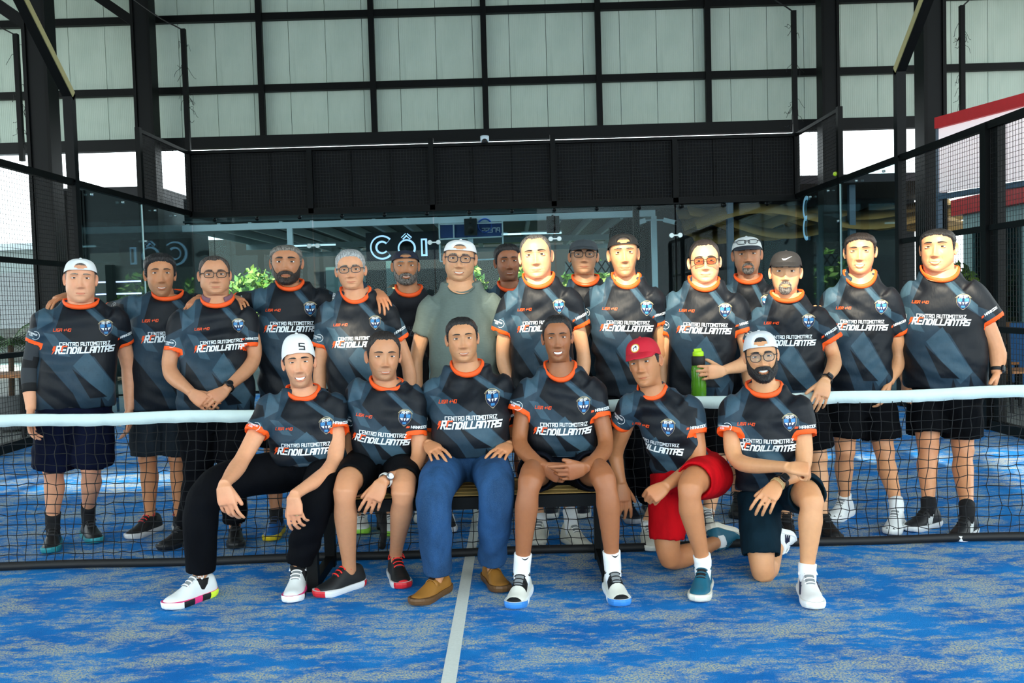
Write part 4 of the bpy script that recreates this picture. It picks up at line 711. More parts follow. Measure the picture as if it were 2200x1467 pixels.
def build_person(P,label):
    A=np.asarray; g=P.get('g',1.); hs=P.get('hs',1.06)
    hip=[A(v) for v in P['hip']]; knee=[A(v) for v in P['knee']]; ank=[A(v) for v in P['ank']]; toe=[A(v) for v in P['toe']]
    sh=[A(v) for v in P['sh']]; el=[A(v) for v in P['el']]; wr=[A(v) for v in P['wr']]; colc=A(P['col']['c']); cw=P['col']['w']; drop=P['col']['drop']
    org=(ank[0]+ank[1]+hip[0]+hip[1])/4; org[2]=0.
    H=P['head']; S=H['S']; wd=H['w']; u=A(H['up']); ya=math.radians(H['yaw']); f=V3(math.sin(ya),-math.cos(ya),0); f=nrm(f-u*(f@u)); pt=math.radians(H['pitch']); f,u=nrm(f*math.cos(pt)-u*math.sin(pt)),nrm(u*math.cos(pt)+f*math.sin(pt))
    r=np.cross(f,u); r=r if r[0]>0 else -r; b=-f; hc=A(H['o'])+b*.088*S
    lo=H['lo']; kc=P['crown']
    zm=lambda z_: np.where(z_<0,z_*lo,np.where(z_>.03,.03+(z_-.03)*kc,z_))
    toW=lambda L: hc+S*(np.outer(A(L)[...,0].ravel()*wd,r)+np.outer(A(L)[...,1].ravel(),b)+np.outer(zm(A(L)[...,2].ravel()),u))
    dirW=lambda v: S*(v[0]*wd*r+v[1]*b+v[2]*u)
    ncw=colc+V3(0,.012,-.006); dl=ncw-hc; ncl=V3(dl@r/(S*wd),dl@b/S,dl@u/S/lo)
    G,stub,blush,nrows=build_head(P,ncl,.060*P.get('neck',1.),cw*.95/S,drop*.9/S/lo); R=len(G); gv=G.reshape(-1,3)
    hf=grid_faces(R,NU)
    nv=len(gv); top=[tuple(range(NU))]
    bv=BVHTree.FromPolygons([Vector(v) for v in gv],hf)
    def surf(x,z):
        h=bv.ray_cast(Vector((x,-.4,z)),Vector((0,1,0)),.6); return h[0].y if h[0] is not None else -.08
    # ---- body: arms, hands, legs, core in one skin
    parts=[]; frames=[]; armp=[[],[]]; legp=[]
    neck0=colc+V3(0,.02,-.04); pel=(hip[0]+hip[1])/2
    rws=[A(q) for q in P['rows']]; t_,sp=path([neck0,(sh[0]+sh[1])/2*.8+colc*.2+V3(0,.01,-.03),rws[0][:3],rws[1][:3],rws[-1][:3],pel],4); parts.append(loft(sp,np.interp(t_,[0,1,2,3,5],[.05,.05,.07,.08,.09])*g,.055*g,16,side=V3(1,0,0)))
    for i in (0,1):
        parts.append(loft([neck0,sh[i]],.040,.040,12))
        Pp,rr,_=limb([sh[i],el[i],wr[i]],[(0,.036*g),(.22,.046*g),(.5,.0465*g),(.88,.0405*g),(1.,.0395*g),(1.22,.0430*g),(1.5,.0385*g),(1.82,.0285*g),(2,.0265*hs)],m=10); armp[i].append(loft(Pp,rr,rr*.95,16))
        h,pn,pr=P['hand'][i]; hp,fr=make_hand(wr[i],A(h),A(pn),pr,i==0,hs,nrm(wr[i]-el[i])); frames.append(fr)
        armp[i]+=hp
        lg=math.sqrt(g)
        Pp,rr,tt=limb([hip[i],knee[i],ank[i]],[(0,.085*lg),(.5,.074*lg),(.85,.060*lg),(1.,.0585*lg),(1.14,.0500*lg),(1.34,.0575*lg),(1.62,.0450*lg),(1.85,.0355*lg),(2,.034*lg)],m=12,off=(([0,.9,1.,1.1,1.35,1.7,2],[0,-.002,-.010,0,.014,.003,0]),V3(0,1,0) if knee[i][2]>.2 else V3(0,0,1))); legp.append((Pp,rr,tt)); parts.append(loft(Pp,rr*(P.get('calf',1.)),rr*1.04,18))
        parts.append(loft([pel,hip[i]],.08,.08,12)); dd=nrm(toe[i]-ank[i])
        if not P.get('sock'): parts.append(loft([ank[i]+V3(0,0,.02),ank[i]-V3(0,0,.03)+dd*.03,ank[i]-V3(0,0,.045)+dd*.10],[.030,.030,.022],[.030,.026,.016],12))
    BV,BF,_=remesh(parts,.0085,3,.5)
    for pt_ in (armp if P['k'] in SPLIT else [armp[0]+armp[1]]): V2_,F2_,_=remesh(pt_,.0047,2,.5); BF=np.concatenate([BF,F2_+len(BV)]); BV=np.concatenate([BV,V2_])
    bfx=np.zeros((len(BV),3)); bfx[:,1]=.12
    knu=np.concatenate([A([wr[i]+frames[i][0]*.085]) for i in (0,1)]); dk=np.min(np.linalg.norm(BV[:,None]-knu[None],axis=2),1); bfx[:,1]+=.55*np.exp(-(dk/.05)**2)
    kk=np.min(np.linalg.norm(BV[:,None]-A(knee)[None],axis=2),1); bfx[:,1]+=.45*np.exp(-(kk/.07)**2)
    hfx=np.stack([stub*P.get('stub',.06),blush*.75,np.zeros_like(stub)],2).reshape(-1,3)
    B=MB(); B.add(BV,BF); fx=[bfx]; B.add(toW(gv),hf+top); fx.append(hfx)
    # ears, eyelids, lips
    def addl(V,F,c=(0,.3,0)):
        B.add(toW(V),F); fx.append(np.tile(V3(*c),(len(V),1)))
    for sg in (-1,1):
        ns,nr=18,5; ph=np.linspace(0,2*PI,ns,endpoint=False); e1=V3(sg*.62,.78,0); c0=V3(sg*.0715,.004,-.010); V=[]
        for layer in (0,1):
            for k in range(nr+1):
                q=k/nr; oy=np.where(np.sin(ph)>0,.033,.029)*np.sin(ph)*q; ox=(.0165+.0035*np.sin(ph))*np.cos(ph)*q+.013
                dz=(.0045*sstep(.55,.9,q)-.004*(1-sstep(.3,.7,q)))*(1 if layer==0 else 0)-(0 if layer==0 else .006*(1-q*q)+.002)
                nn=V3(sg*.78,-.62,0); V.append(c0+np.outer(ox,e1)+np.outer(oy,V3(0,.12,1))+nn*dz)
        V=np.concatenate(V); F=[]
        for L in (0,1):
            for k in range(nr):
                for j in range(ns):
                    o=L*(nr+1)*ns; q=(o+k*ns+j,o+k*ns+(j+1)%ns,o+(k+1)*ns+(j+1)%ns,o+(k+1)*ns+j); F.append(q if (L==0)==(sg>0) else q[::-1])
        o=(nr+1)*ns
        for j in range(ns): F.append((nr*ns+j,nr*ns+(j+1)%ns,o+nr*ns+(j+1)%ns,o+nr*ns+j))
        addl(V,F,(0,.7,0))
    op=P.get('eye',1.)*(.84-.25*P.get('smile',.2)); eyes=[]
    for sg in (-1,1):
        x0=sg*.0325; y0=surf(x0,0)-.0005; n=20; ph=np.linspace(0,2*PI,n,endpoint=False); hwE=.0150; up_=.0056*op; lo_=.0046*op
        def alm(q,grow=0.): 
            s=np.sin(ph); return x0+(hwE+grow)*q*np.cos(ph), np.where(s>=0,(up_+grow)*s,(lo_+grow)*s)*q-.0006*sg*np.cos(ph)*0
        yb=lambda X,Z: y0-.0042*(1-np.clip(((X-x0)/.019)**2+(Z/.012)**2,0,1))+.10*((X-x0)*sg>0)*np.abs(X-x0)**1.5*0
        E_=MB(); ring=[]; 
        for q in (0.02,.35,.7,1.): X,Z=alm(q); ring.append(np.stack([X,yb(X,Z),Z],1))
        V=np.concatenate(ring); F=[(i*n+j,i*n+(j+1)%n,(i+1)*n+(j+1)%n,(i+1)*n+j) for i in range(3) for j in range(n)]+[tuple(range(n-1,-1,-1))]; E_.add(toW(V),F,0)
        for ri,ci,dy,mi in ((.0066,.0,-.0005,1),(.0026,.0,-.0009,2)):
            X=x0+ri*np.cos(ph); Z=np.clip(ri*np.sin(ph)+.0004,-lo_*.97,up_*.97); V=np.stack([X,yb(X,Z)+dy,Z],1); V=np.concatenate([[[x0,yb(V3(x0),V3(0.))[0]+dy-.0003,.0]],V]); E_.add(toW(V),[(0,1+(j+1)%n,1+j) for j in range(n)],mi)
        X,Z=alm(1.); sel=np.argsort(-X*sg)[:]; upi=[j for j in range(n) if ph[j]<=PI+1e-6]; loi=[j for j in range(n) if ph[j]>=PI-1e-6]+[0]
        upl=np.stack([X[upi],yb(X[upi],Z[upi])-.0008,Z[upi]+.0004],1); E_.add(toW(upl)*1.,[],2); V,F=loft(toW(upl),.0010*S,.0010*S,6); E_.add(V,F,2)
        upl2=upl+V3(0,-.0004,.0022); V,F=loft(upl2,.0026,.0024,8); addl(V,F,(0.10,.12,0)); lol=np.stack([X[loi],yb(X[loi],Z[loi])-.0002,Z[loi]-.0014],1); V,F=loft(lol,.0019,.0019,8); addl(V,F,(0.03,.2,0))
        eyes.append(E_)
    sm=P.get('smile',.2); teeth=P.get('teeth',0); mw=.0218+.0078*sm; mz=-.0757; xs=np.linspace(-1,1,15)
    corner=.0085*sm*np.abs(xs)**2; opn=.0088*teeth*np.sqrt(np.clip(1-xs**2,0,1)); mX=xs*mw
    def lipline(zz,dy,rad): return loft(np.stack([mX,[surf(x,z)+dy for x,z in zip(mX,zz)],zz],1),rad,rad,8)
    zu=mz+corner+opn*.35-.0012*np.cos(xs*2.2)*0; zl=mz+corner-opn
    tap=np.sqrt(np.clip(1-np.abs(xs)**2.2,.04,1))
    V,F=lipline(zu+.0028*tap,.0016,.0029*tap+.0004); addl(V,F,(0,.1,.8)); V,F=lipline(zl-.0032*tap,.0012,.0038*tap+.0004); addl(V,F,(0,.1,.8))
    body=None
    fxA=np.concatenate(fx)
    Vb,Fb=B.get(); body=obj('person',Vb,Fb,SK[P['skin']],None,org,attrs={'fx':fxA}); tag(body,label,'person')
    for E_ in eyes: E_.obj('eye',[WHITE,IRIS,LASH],body,org,True)
    k=15; mo=MB(); yy=np.array([surf(x,z)-.0002 for x,z in zip(mX,(zu+zl)/2)])
    V=np.concatenate([np.stack([mX,yy,zu+.001],1),np.stack([mX,yy-.0006,zl-.0008],1)]); F=[(j,j+k,j+k+1,j+1) for j in range(k-1)]
    mo.add(toW(V),F,0)
    if teeth>.2:
        tx=np.linspace(-.80,.80,13)*mw; zt_=np.interp(tx,mX,zu)+.0006; zb_=np.interp(tx,mX,zl)*.75+np.interp(tx,mX,zu)*.25; ty=np.array([surf(x,z)-.0012 for x,z in zip(tx,zt_)])
        V=np.concatenate([np.stack([tx,ty,zt_],1),np.stack([tx,ty,zb_+.0004],1)]); mo.add(toW(V),[(j,j+13,j+14,j+1) for j in range(12)],1)
    mo.obj('mouth',[MOUTH,TEETH],body,org,True)
    hk=P.get('hair',['shaved',.002,0]); bw=P.get('brow',1.)
    if hk is not None:
        bcol={'silver':'grey_dark','salt':'dark_brown','shaved':'grey_dark','grey_dark':'dark_brown','brown_grey':'brown_grey'}.get(hk[0],hk[0])
        bcol='dark_brown' if P['k'] in('p14','p13') else bcol
        for sg in(-1,1):
            x=np.linspace(.013,.053,10); t9=(x-.013)/.04; z=.0195+.0042*np.sin(PI*(.12+.68*t9))-.0030*t9**3; y=np.array([surf(sg*a,c) for a,c in zip(x,z)]); tp=np.interp(np.linspace(0,1,10),[0,.15,.6,1],[.55,1,.85,.15])
            V,F=loft(np.stack([sg*x,y-.0006,z],1),.0016,.0036*tp*bw,8,side=V3(0,1,0)); obj('eyebrow',toW(V),F,HM(bcol),body,org)
    # ---- hair, beard, cap built on the skull grid
    x,y,z=G[:nrows,:,0],G[:nrows,:,1],G[:nrows,:,2]; adm=np.broadcast_to(AD,x.shape); cen=V3(0,.012,.015)
    rad=G[:nrows]-cen; rad=rad/np.linalg.norm(rad,axis=2)[...,None]
    def shell(name,h,thick,m,lo=-.004,vary=.25,attrs=None,parent=body,rows=nrows,Gs=None,radial=None):
        Gs=G[:rows] if Gs is None else Gs; rd=rad if radial is None else radial
        nz=.5+.5*np.sin(AZ*37+3*np.sin(Gs[:,:,2]*160))*np.sin(AZ*13+1.3); D=thick*(1-vary+vary*2*nz[:,:]*.5*2*.5); V=Gs+rd*D[...,None]
        ok=h>lo; fm=ok[:-1]&ok[1:]&np.roll(ok,-1,1)[:-1]&np.roll(ok,-1,1)[1:]; F=grid_faces(Gs.shape[0],NU,True,fm)
        if ok[0].all(): F.append(tuple(range(NU)))
        if not F: return None
        u_,inv=np.unique(np.concatenate([A(f_) for f_ in F]),return_inverse=True); mp={int(a):i for i,a in enumerate(u_)}
        return obj(name,toW(V.reshape(-1,3)[u_]),[tuple(mp[int(i)] for i in f_) for f_ in F],m,parent,org)
    cap=P.get('cap')
    if hk is not None and hk[1]>0:
        hl=hairline(adm,hk[2]); h=z-hl; T=hk[1]/S
        rgh=np.random.default_rng(P['skin']+40); rn=rgh.normal(size=h.shape); rn=(rn+np.roll(rn,1,0)+np.roll(rn,-1,0)+np.roll(rn,1,1))/2; h=h+.0018*rn*sstep(.03,.0,np.abs(h))
        thick=-.004+(.004+.0012+T*(.50+.5*sstep(.0,.09,z)))*sstep(-.007,.020,h)+.0011*rn*sstep(.0,.03,h)*min(1,T/.01)
        if cap: thick=np.minimum(thick,.0075)
        shell('hair',h,thick,HM(hk[0]),-.022)
    if P.get('beard'):
        kd,T=P['beard']; rows=nrows+4; Gs=G[:rows]; m_=beard_mask(Gs[:,:,0],Gs[:,:,2],np.broadcast_to(AZ,Gs.shape[:2]),'full' if kd.startswith('full') else 'goatee')
        if kd.startswith('full'): m_=m_*(1-sstep(nrows,nrows+4,np.arange(rows))[:,None]*.8)
        else: m_=m_*(np.arange(rows)<nrows+1)[:,None]
        rd=Gs-V3(0,.01,-.05); rd/=np.linalg.norm(rd,axis=2)[...,None]
        chin=1+.9*np.exp(-(Gs[:,:,0]/.03)**2)*sstep(-.085,-.112,Gs[:,:,2]); big=sstep(-.03,-.09,Gs[:,:,2])*.7+.3
        rgh=np.random.default_rng(P['skin']+60); rn=rgh.normal(size=m_.shape); rn=(rn+np.roll(rn,1,0)+np.roll(rn,-1,0))/1.7; shell('beard',m_,-.0035+(.0045+T/S*chin*big*.8)*sstep(.08,.85,m_)+.0007*rn*(m_>.6),HM({'full_dark':'beard_dark','full_grey':'beard_grey','full_black':'beard_black','goatee_grey':'goatee_grey'}[kd]),.02,.2,None,body,rows,Gs,rd)
    if cap:
        CC={'white':(232,234,234),'navy':(18,24,44),'dark_grey':(58,64,68),'black':(26,25,25),'white_dark':(206,210,208),'charcoal':(38,36,36),'red':(190,22,44),'white_grey':(212,216,220)}
        cm=mat('cap_'+cap[0],CC[cap[0]],.75,var=.05,bump=.25,bscale=160); kind=cap[1]
        # smooth skull without face features
        V=[];zt=.118
        for k_,t in HR:
            if k_=='d': zz=np.full(NU,.03+(zt-.03)*math.cos(t)); X,Yf,Yb=skull(np.full(NU,.03),0); q=math.sin(t)**.80; X,Yf,Yb=X*q,Yf*q,Yb*q
            else: zz=.03-.10*t*np.ones(NU); X,Yf,Yb=skull(zz,0)
            a_,b_=section(X,Yf,Yb,AZ); V.append(np.stack([a_,b_,zz],1))
        Gc=np.array(V); zc=Gc[:,:,2]; line=np.interp(AD,[0,40,80,110,180],{'back':[.050,.047,.030,.018,.012],'beanie':[.046,.040,.016,.0,-.02],'front':[.052,.046,.026,.016,.012]}[kind])
        line=np.broadcast_to(line,zc.shape); h=zc-line; rc=Gc-V3(0,.01,.01); rc/=np.linalg.norm(rc,axis=2)[...,None]
        Dc=.0105+.010*sstep(.05,.115,zc)
        for rr_ in range(len(Gc)):                               # last ring follows the cap's edge exactly
            pass
        Gk=Gc.copy(); Gk[:,:,2]=np.maximum(zc,line-.0005)
        msk=h>-.010
        if kind=='back':
            ee=np.sqrt((Gc[:,:,0]/.036)**2+(np.maximum(zc-.068,0)/.036)**2)+np.maximum(.068-zc,0)*90+(np.cos(AZ)[None]<0)*3; Dc=-.014+(Dc+.014)*sstep(.82,1.08,ee)
        co=shell('cap',np.where(msk,1.,-1.),Dc,cm,0,0,None,body,len(Gc),Gk,rc)
        tp=toW(V3(0,.004,.118+.022)[None])[0]; bt=MB(); V_,F_=loft([tp-u*.004*S,tp,tp+u*.004*S],[.008*S,.008*S,.004*S],[.008*S,.008*S,.004*S],10); obj('button',V_,F_,cm,co,org)
        if kind!='beanie':
            sg=1 if kind=='front' else -1; aa=np.linspace(-68,68,25) if sg>0 else np.linspace(-60,60,25)
            q=np.radians(aa); li=np.interp(np.abs(aa) if sg>0 else 180-np.abs(aa),[0,40,80,110,180],[.052,.046,.026,.016,.012] if sg>0 else [.050,.047,.030,.018,.012])
            X,Yf,Yb=skull(np.minimum(li,.03),0); bx,by=section(X+.0105,Yf+.0105,Yb+.0105,q if sg>0 else q+PI); V=[]
            Lb=.068 if sg>0 else .062; pit=P.get('brim',.30)
            for t in np.linspace(0,1,7):
                ww=np.clip(np.cos(np.radians(aa/ (68 if sg>0 else 60)*90)),0,1)**.55; px_=bx*(1-.10*t); py_=by-sg*(Lb*t*ww); pz=li+.004-pit*Lb*t*ww-.010*t*t*ww-.006*t*(np.abs(np.sin(q)))
                V.append(np.stack([px_,py_,pz],1))
            Gt=np.array(V); Gb=Gt-V3(0,0,.0035); n_=25; Vv=np.concatenate([Gt.reshape(-1,3),Gb.reshape(-1,3)]); F=[]
            for i in range(6):
                for j in range(n_-1):
                    a0=i*n_+j; F.append((a0,a0+n_,a0+n_+1,a0+1)); b0=7*n_+a0; F.append((b0,b0+1,b0+n_+1,b0+n_))
            for j in range(n_-1): F.append((6*n_+j,7*n_+6*n_+j,7*n_+6*n_+j+1,6*n_+j+1))
            obj('brim',toW(Vv),F,cm if cap[0] not in('white_dark',) else mat('cap_navy_brim',(40,46,54),.75),co,org)
        # marks on the cap
        cbv=BVHTree.FromPolygons([Vector(v.co) for v in co.data.vertices],[tuple(p.vertices) for p in co.data.polygons]); og=A(org)
        def mark(quads,mt,x,zz,name,scale=1.):
            f2=nrm(f*.85+u*.5); Q=[[V3(p[0]*scale,p[1]*scale) for p in q] for q in quads]; c=toW(V3(x,-.09,zz)[None])[0]-og
            V,F,kp=conform(cbv,c,r,nrm(u*.9-f*.3),f2,Q,.0015,.6)
            if F: obj(name,A(V)+og,F,mt,co,org,smooth=False)
        if P['k']=='p17': q,_=letters('S',.030,.024,.0065,.01,cut=.006); mark([a for a,_ in q],PRK,.010,.058,'embroidered_letter')
        if P['k'] in('p14',):
            t=np.linspace(0,1,16); cx_=-.026+.056*t; cz_=.004+.016*t-.012*np.sin(PI*t**.62); th=.0050*np.sin(PI*np.clip(t,.02,1)**.55)*(1-.55*t)+.0003
            mark([[V3(cx_[i],cz_[i]-th[i]),V3(cx_[i+1],cz_[i+1]-th[i+1]),V3(cx_[i+1],cz_[i+1]+th[i+1]),V3(cx_[i],cz_[i]+th[i])] for i in range(15)],PRW,.004,.070,'emblem')
        if P['k']=='p21':
            def disc(r0,r1,n=24): a=np.linspace(0,2*PI,n+1); return [[V3(r0*math.cos(a[i]),r0*math.sin(a[i])),V3(r1*math.cos(a[i]),r1*math.sin(a[i])),V3(r1*math.cos(a[i+1]),r1*math.sin(a[i+1])),V3(r0*math.cos(a[i+1]),r0*math.sin(a[i+1]))] for i in range(n)]
            mark(disc(.0,.0185),PRW,-.006,.080,'badge_ground'); mark(disc(.0185,.0235),mat('gold_thread',(206,160,60),.5),-.006,.080,'badge_rim')
            wolf=[[(-.010,-.011),(.008,-.012),(.009,.002),(-.006,.004)],[(-.006,.004),(.009,.002),(.008,.012),(.001,.009)],[(-.012,-.003),(-.004,-.001),(-.004,.004),(-.011,.001)]]
            mark([[V3(*p) for p in q] for q in wolf],PRK,-.006,.0795,'badge_figure')
        if P['k']=='p13':
            mark([[V3(-.02,0),V3(.02,0),V3(.016,.022),V3(-.016,.022)]],mat('cap_navy_brim',(40,46,54),.75),.0,.074,'front_patch')
    # ---- glasses
    def glasses(zc,yo,frame,lens,tilt=0.,pushed=False):
        fm={'black':(20,20,22),'grey':(52,58,66),'navy':(28,38,60),'orange':(20,19,20),'clear':(38,40,42)}[frame]; gm=mat('frame_'+frame,fm,.3,var=0); go=None; b_=MB(); rim=MB(); LN=[]
        ph=np.linspace(0,2*PI,25); pz=3.2; hw_,hh=.0250,.0185
        if frame=='clear': pz,hw_,hh=2.4,.0262,.0225
        for sg in(-1,1):
            c=np.cos(ph); s=np.sin(ph); X=sg*.0325+hw_*np.sign(c)*np.abs(c)**(2/pz); Z=zc+hh*np.sign(s)*np.abs(s)**(2/pz)-.002; Y=yo+.9*(X**2)*1.2-tilt*(Z-zc)
            pts=np.stack([X,Y,Z],1); V,F=loft(toW(pts[:-1]*1.0),.0021*S,.0021*S,6,caps=False); n=24
            F+= [((n-1)*6+j,(n-1)*6+(j+1)%6,(j+1)%6,j) for j in range(6)]; rim.add(V,F); LN.append(pts[:-1])
            V,F=loft(toW(np.array([[sg*(.0325+hw_),yo+.004,zc+.006],[sg*.076,yo+.02,zc+.006],[sg*.0795,-.02,zc+.003],[sg*.079,.02,zc-.004]])),.0016*S,.0026*S,6,side=r); rim.add(V,F)
        V,F=loft(toW(np.array([[-.0085,yo,zc+.004],[0,yo-.002,zc+.006],[.0085,yo,zc+.004]])),.0018*S,.0018*S,6); rim.add(V,F)
        go=rim.obj('glasses',gm,body,org,True)
        for L in LN:
            c=L.mean(0); V=np.concatenate([[c],L]); obj('lens',toW(V),[(0,1+j,1+(j+1)%24) for j in range(24)],{'orange':LENSO,'clear':LENSG}.get(frame,LENS),go,org,smooth=False)
    if P.get('glasses'): glasses(.000,surf(0,-.006)-.0075,P['glasses'],None,.06)
    if P.get('capglasses'): glasses(.088,-.097,'black',None,-.75)
    # ---- shirt
    rows=[A(q) for q in P['rows']]; er=nrm(sh[1]-sh[0]); shm=(sh[0]+sh[1])/2; hem=rows[-1][:3]; eu=nrm(colc-hem); eu=nrm(eu-er*(eu@er)); ef=np.cross(er,eu); ef=ef if ef[1]<0 else -ef
    ty=math.radians(P.get('ty',0))+P['al']; 
    half=np.linalg.norm(sh[1]-sh[0])/2; cen=[colc+V3(0,.012,-.016),colc*.62+shm*.38+V3(0,.012,-.004),shm*.85+colc*.15+V3(0,.008,-.010)+(eu*0),shm*.55+rows[0][:3]*.45]; ww=[cw*.93,cw*1.0+half*.18,half*.80,max(half*.92,rows[0][3]*.92)]; df=[cw*.80,.085,.108*g,rows[0][3]*rows[0][4]*.93]; db=[cw*.85,.10,.115*g,rows[0][3]*rows[0][4]*.9]
    for q in rows: cen.append(q[:3]); ww.append(q[3]); df.append(q[3]*q[4]); db.append(q[3]*q[4]*.85)
    X=np.concatenate([A(cen),A(ww)[:,None],A(df)[:,None],A(db)[:,None]],1); tt,X=path(X,6); n=40; th=np.linspace(0,2*PI,n,endpoint=False); V=[]; rx=nrm(V3(math.cos(ty),math.sin(ty),0)+V3(0,0,er[2]/max(.2,abs(er[0])))*1.0); ry=nrm(np.cross(V3(0,0,1),rx))
    for i,q in enumerate(X):
        c_=np.cos(th); s_=np.sin(th); pw=2/2.3; a_=np.sign(c_)*np.abs(c_)**pw*q[3]; b_=np.sign(s_)*np.abs(s_)**pw; b_=np.where(s_<0,b_*q[4],b_*q[5]); k_=np.clip(1-tt[i]/1.6,0,1); zz=k_*drop*(b_/max(q[4],.05))*.9*1.
        sag=.0
        V.append(q[:3]+np.outer(a_,rx)+np.outer(b_,ry)+np.outer(zz,V3(0,0,1)))
    lastc=X[-1][:3]; A1=lastc+(V[-1]-lastc)*.93; V+= [A1,A1+eu*.05]; V=np.concatenate(V); k_=len(X)+2; F=[(i*n+j,(i+1)*n+j,(i+1)*n+(j+1)%n,i*n+(j+1)%n) for i in range(k_-1) for j in range(n)]+[tuple(range(n)),tuple((k_-1)*n+j for j in range(n-1,-1,-1))]
    sp=[(V,F)]; sax=[]
    for i in (0,1):
        hc_,hr=A(P['sl'][i][:3]),max(P['sl'][i][3],.0565*g); d=nrm(hc_-sh[i]); L=np.linalg.norm(hc_-sh[i]); s0=sh[i]+(colc-sh[i])*.22; t_,pp=path([s0-V3(0,0,.006),sh[i]+(d*.02),sh[i]+d*L*.55,hc_],5); rr=np.interp(t_,[0,1,2,3],[.072*g,max(.074*g,hr*1.08),hr*1.06,hr]); sp.append(loft_lip(pp,rr,rr,20,lip=.86)); sax.append((sh[i],d,L,hr))
        sp.append(loft([colc+V3((sh[i]-colc)[0]*.42,.018,-.018),sh[i]*.5+colc*.5+V3(0,.014,-.012),sh[i]+V3(0,.006,-.016)],[.05,.058,.052*g],[.05,.058,.052*g],14))
    SV,SF,SN=remesh(sp,.0095,14,.5)
    # folds: diagonal drag lines
    dr=np.random.default_rng(P['skin']+5); fold=np.zeros(len(SV)); lp=np.stack([(SV-hem)@er,(SV-hem)@eu,(SV-hem)@ef],1)
    for q in range(9):
        an=dr.uniform(-.9,.9); fr_=dr.uniform(28,75); ph_=dr.uniform(0,6.3); wv=np.sin(fr_*(lp[:,1]*math.cos(an)+lp[:,0]*math.sin(an))+ph_+2.*np.sin(9*lp[:,0]+q)+1.2*lp[:,2]*8); env=np.exp(-((lp[:,0]-dr.uniform(-.2,.2))/.16)**2-((lp[:,1]-dr.uniform(.0,.5))/.2)**2); fold+=env*np.abs(wv)**1.5*np.sign(wv)*.0042
    SV=SV+SN*fold[:,None]
    cb=colc-V3(0,0,drop)+ef*cw*.8; uw=rows[0][3]; vh=max(.3,(cb-hem)@eu); pc=np.stack([(SV-cb)@er/uw,(SV-cb)@eu/vh,0*fold],1); edge=np.ones(len(SV))
    for i,(s0,d,L,hr) in enumerate(sax):
        q=SV-s0; t=q@d; rad_=np.linalg.norm(q-np.outer(t,d),axis=1); e_=np.where(t>L+.012,1.,np.abs(L-t)+6*np.clip(rad_-hr*1.05,0,None)); edge=np.minimum(edge,e_)
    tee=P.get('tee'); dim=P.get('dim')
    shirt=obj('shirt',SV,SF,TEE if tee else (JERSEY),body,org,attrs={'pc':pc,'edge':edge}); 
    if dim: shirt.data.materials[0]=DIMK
    # collar band
    ph=np.linspace(0,2*PI,40,endpoint=False); cwx,cwy=cw*.985,cw*.86; ring=np.array([colc+V3(0,.012,0)+rx*cwx*math.cos(a)+ry*cwy*math.sin(a)*(1. if math.sin(a)<0 else 1.0)+V3(0,0,drop*.92*math.sin(a) if math.sin(a)<0 else .010*math.sin(a)) for a in ph]); rc=ring.mean(0); out=ring-rc; out/=np.linalg.norm(out,axis=1)[:,None]; V=[]
    upn=nrm(np.cross(ring[0]-rc,ring[10]-rc)); upn=upn if upn[2]>0 else -upn; prof=[(.006,-.012),(.0095,.0),(.004,.013),(-.002,.014),(-.004,.004),(-.003,-.012)]
    tk=.45 if tee else 1.
    for a,c_ in prof: V.append(ring+out*(a*tk-(.004 if tee else 0))+upn*(c_*tk-(.006 if tee else 0)))
    V=np.concatenate(V); m_=40; F=[(i*m_+j,i*m_+(j+1)%m_,((i+1)%6)*m_+(j+1)%m_,((i+1)%6)*m_+j) for i in range(6) for j in range(m_)]
    obj('collar',V,F,TEE if tee else ORANGE,shirt,org)
    if P.get('polo'):
        pm=mat('mauve_collar',(120,84,96),.8)
        for sg in(-1,1):
            a_=np.linspace(-PI/2+.5,PI/2*.2,9) if sg>0 else np.linspace(-PI/2-.5,-PI*1.1,9); pts=[rc+rx*cw*.93*math.cos(q)+ry*cw*.80*math.sin(q)+V3(0,0,.024+.6*drop*math.sin(q)) for q in a_]; V,F=loft(pts,.006,.018,8,side=nrm(pts[0]-rc)); obj('polo_collar',V,F,pm,shirt,org)
    # prints
    sb=BVHTree.FromPolygons([Vector(v) for v in SV],[tuple(f_) for f_ in SF]); ss=np.clip(uw/.205,.90,1.02)
    if not tee:
        W1,W2=(PRW,PRO); 
        tx=nrm(er+V3(0,0,0)); q1,l1=letters('CENTRO AUTOMOTRIZ',.0190*ss,.0112*ss,.0037*ss,.0056*ss); q2,l2=letters('RE',.037*ss,.019*ss,.0080*ss,.0090*ss,.28); q3,l3=letters('nDILLAnTAS',.030*ss,.0178*ss,.0078*ss,.0088*ss,.28)
        b1=MB(); b0=MB()
        for Q,m_,dx,dz in (([q for q,_ in q1],0,.012*ss-l1/2,-.212),([q for q,c in q2 if c==0],0,-.142*ss,-.252),([q for q,c in q2 if c==1 and q[0][1]<.015*ss],0,-.142*ss,-.252),([q for q,c in q2 if c==1 and q[0][1]>=.015*ss],1,-.142*ss,-.252),([q for q,_ in q3],0,-.142*ss+l2+.011*ss,-.252)):
            V,F,_=conform(sb,cb+er*dx+eu*dz,er,eu,ef,Q,.0028 if not m_ else .0031)
            if F: (b0 if dz>-.23 else b1).add(V,F,m_)
        bolt=[[(-.151,.038),(-.138,.038),(-.146,.017),(-.160,.015)],[(-.152,.018),(-.141,.018),(-.163,-.009),(-.159,.004)]]; V,F,_=conform(sb,cb+eu*-.252,er,eu,ef,[[V3(*p)*ss for p in q] for q in bolt],.0031)
        if F: b1.add(V,F,1)
        if b0.n: b0.obj('slogan_lettering',[PRW] if not dim else [mat('faint_print',(70,78,88),.6,var=0)],shirt,org)
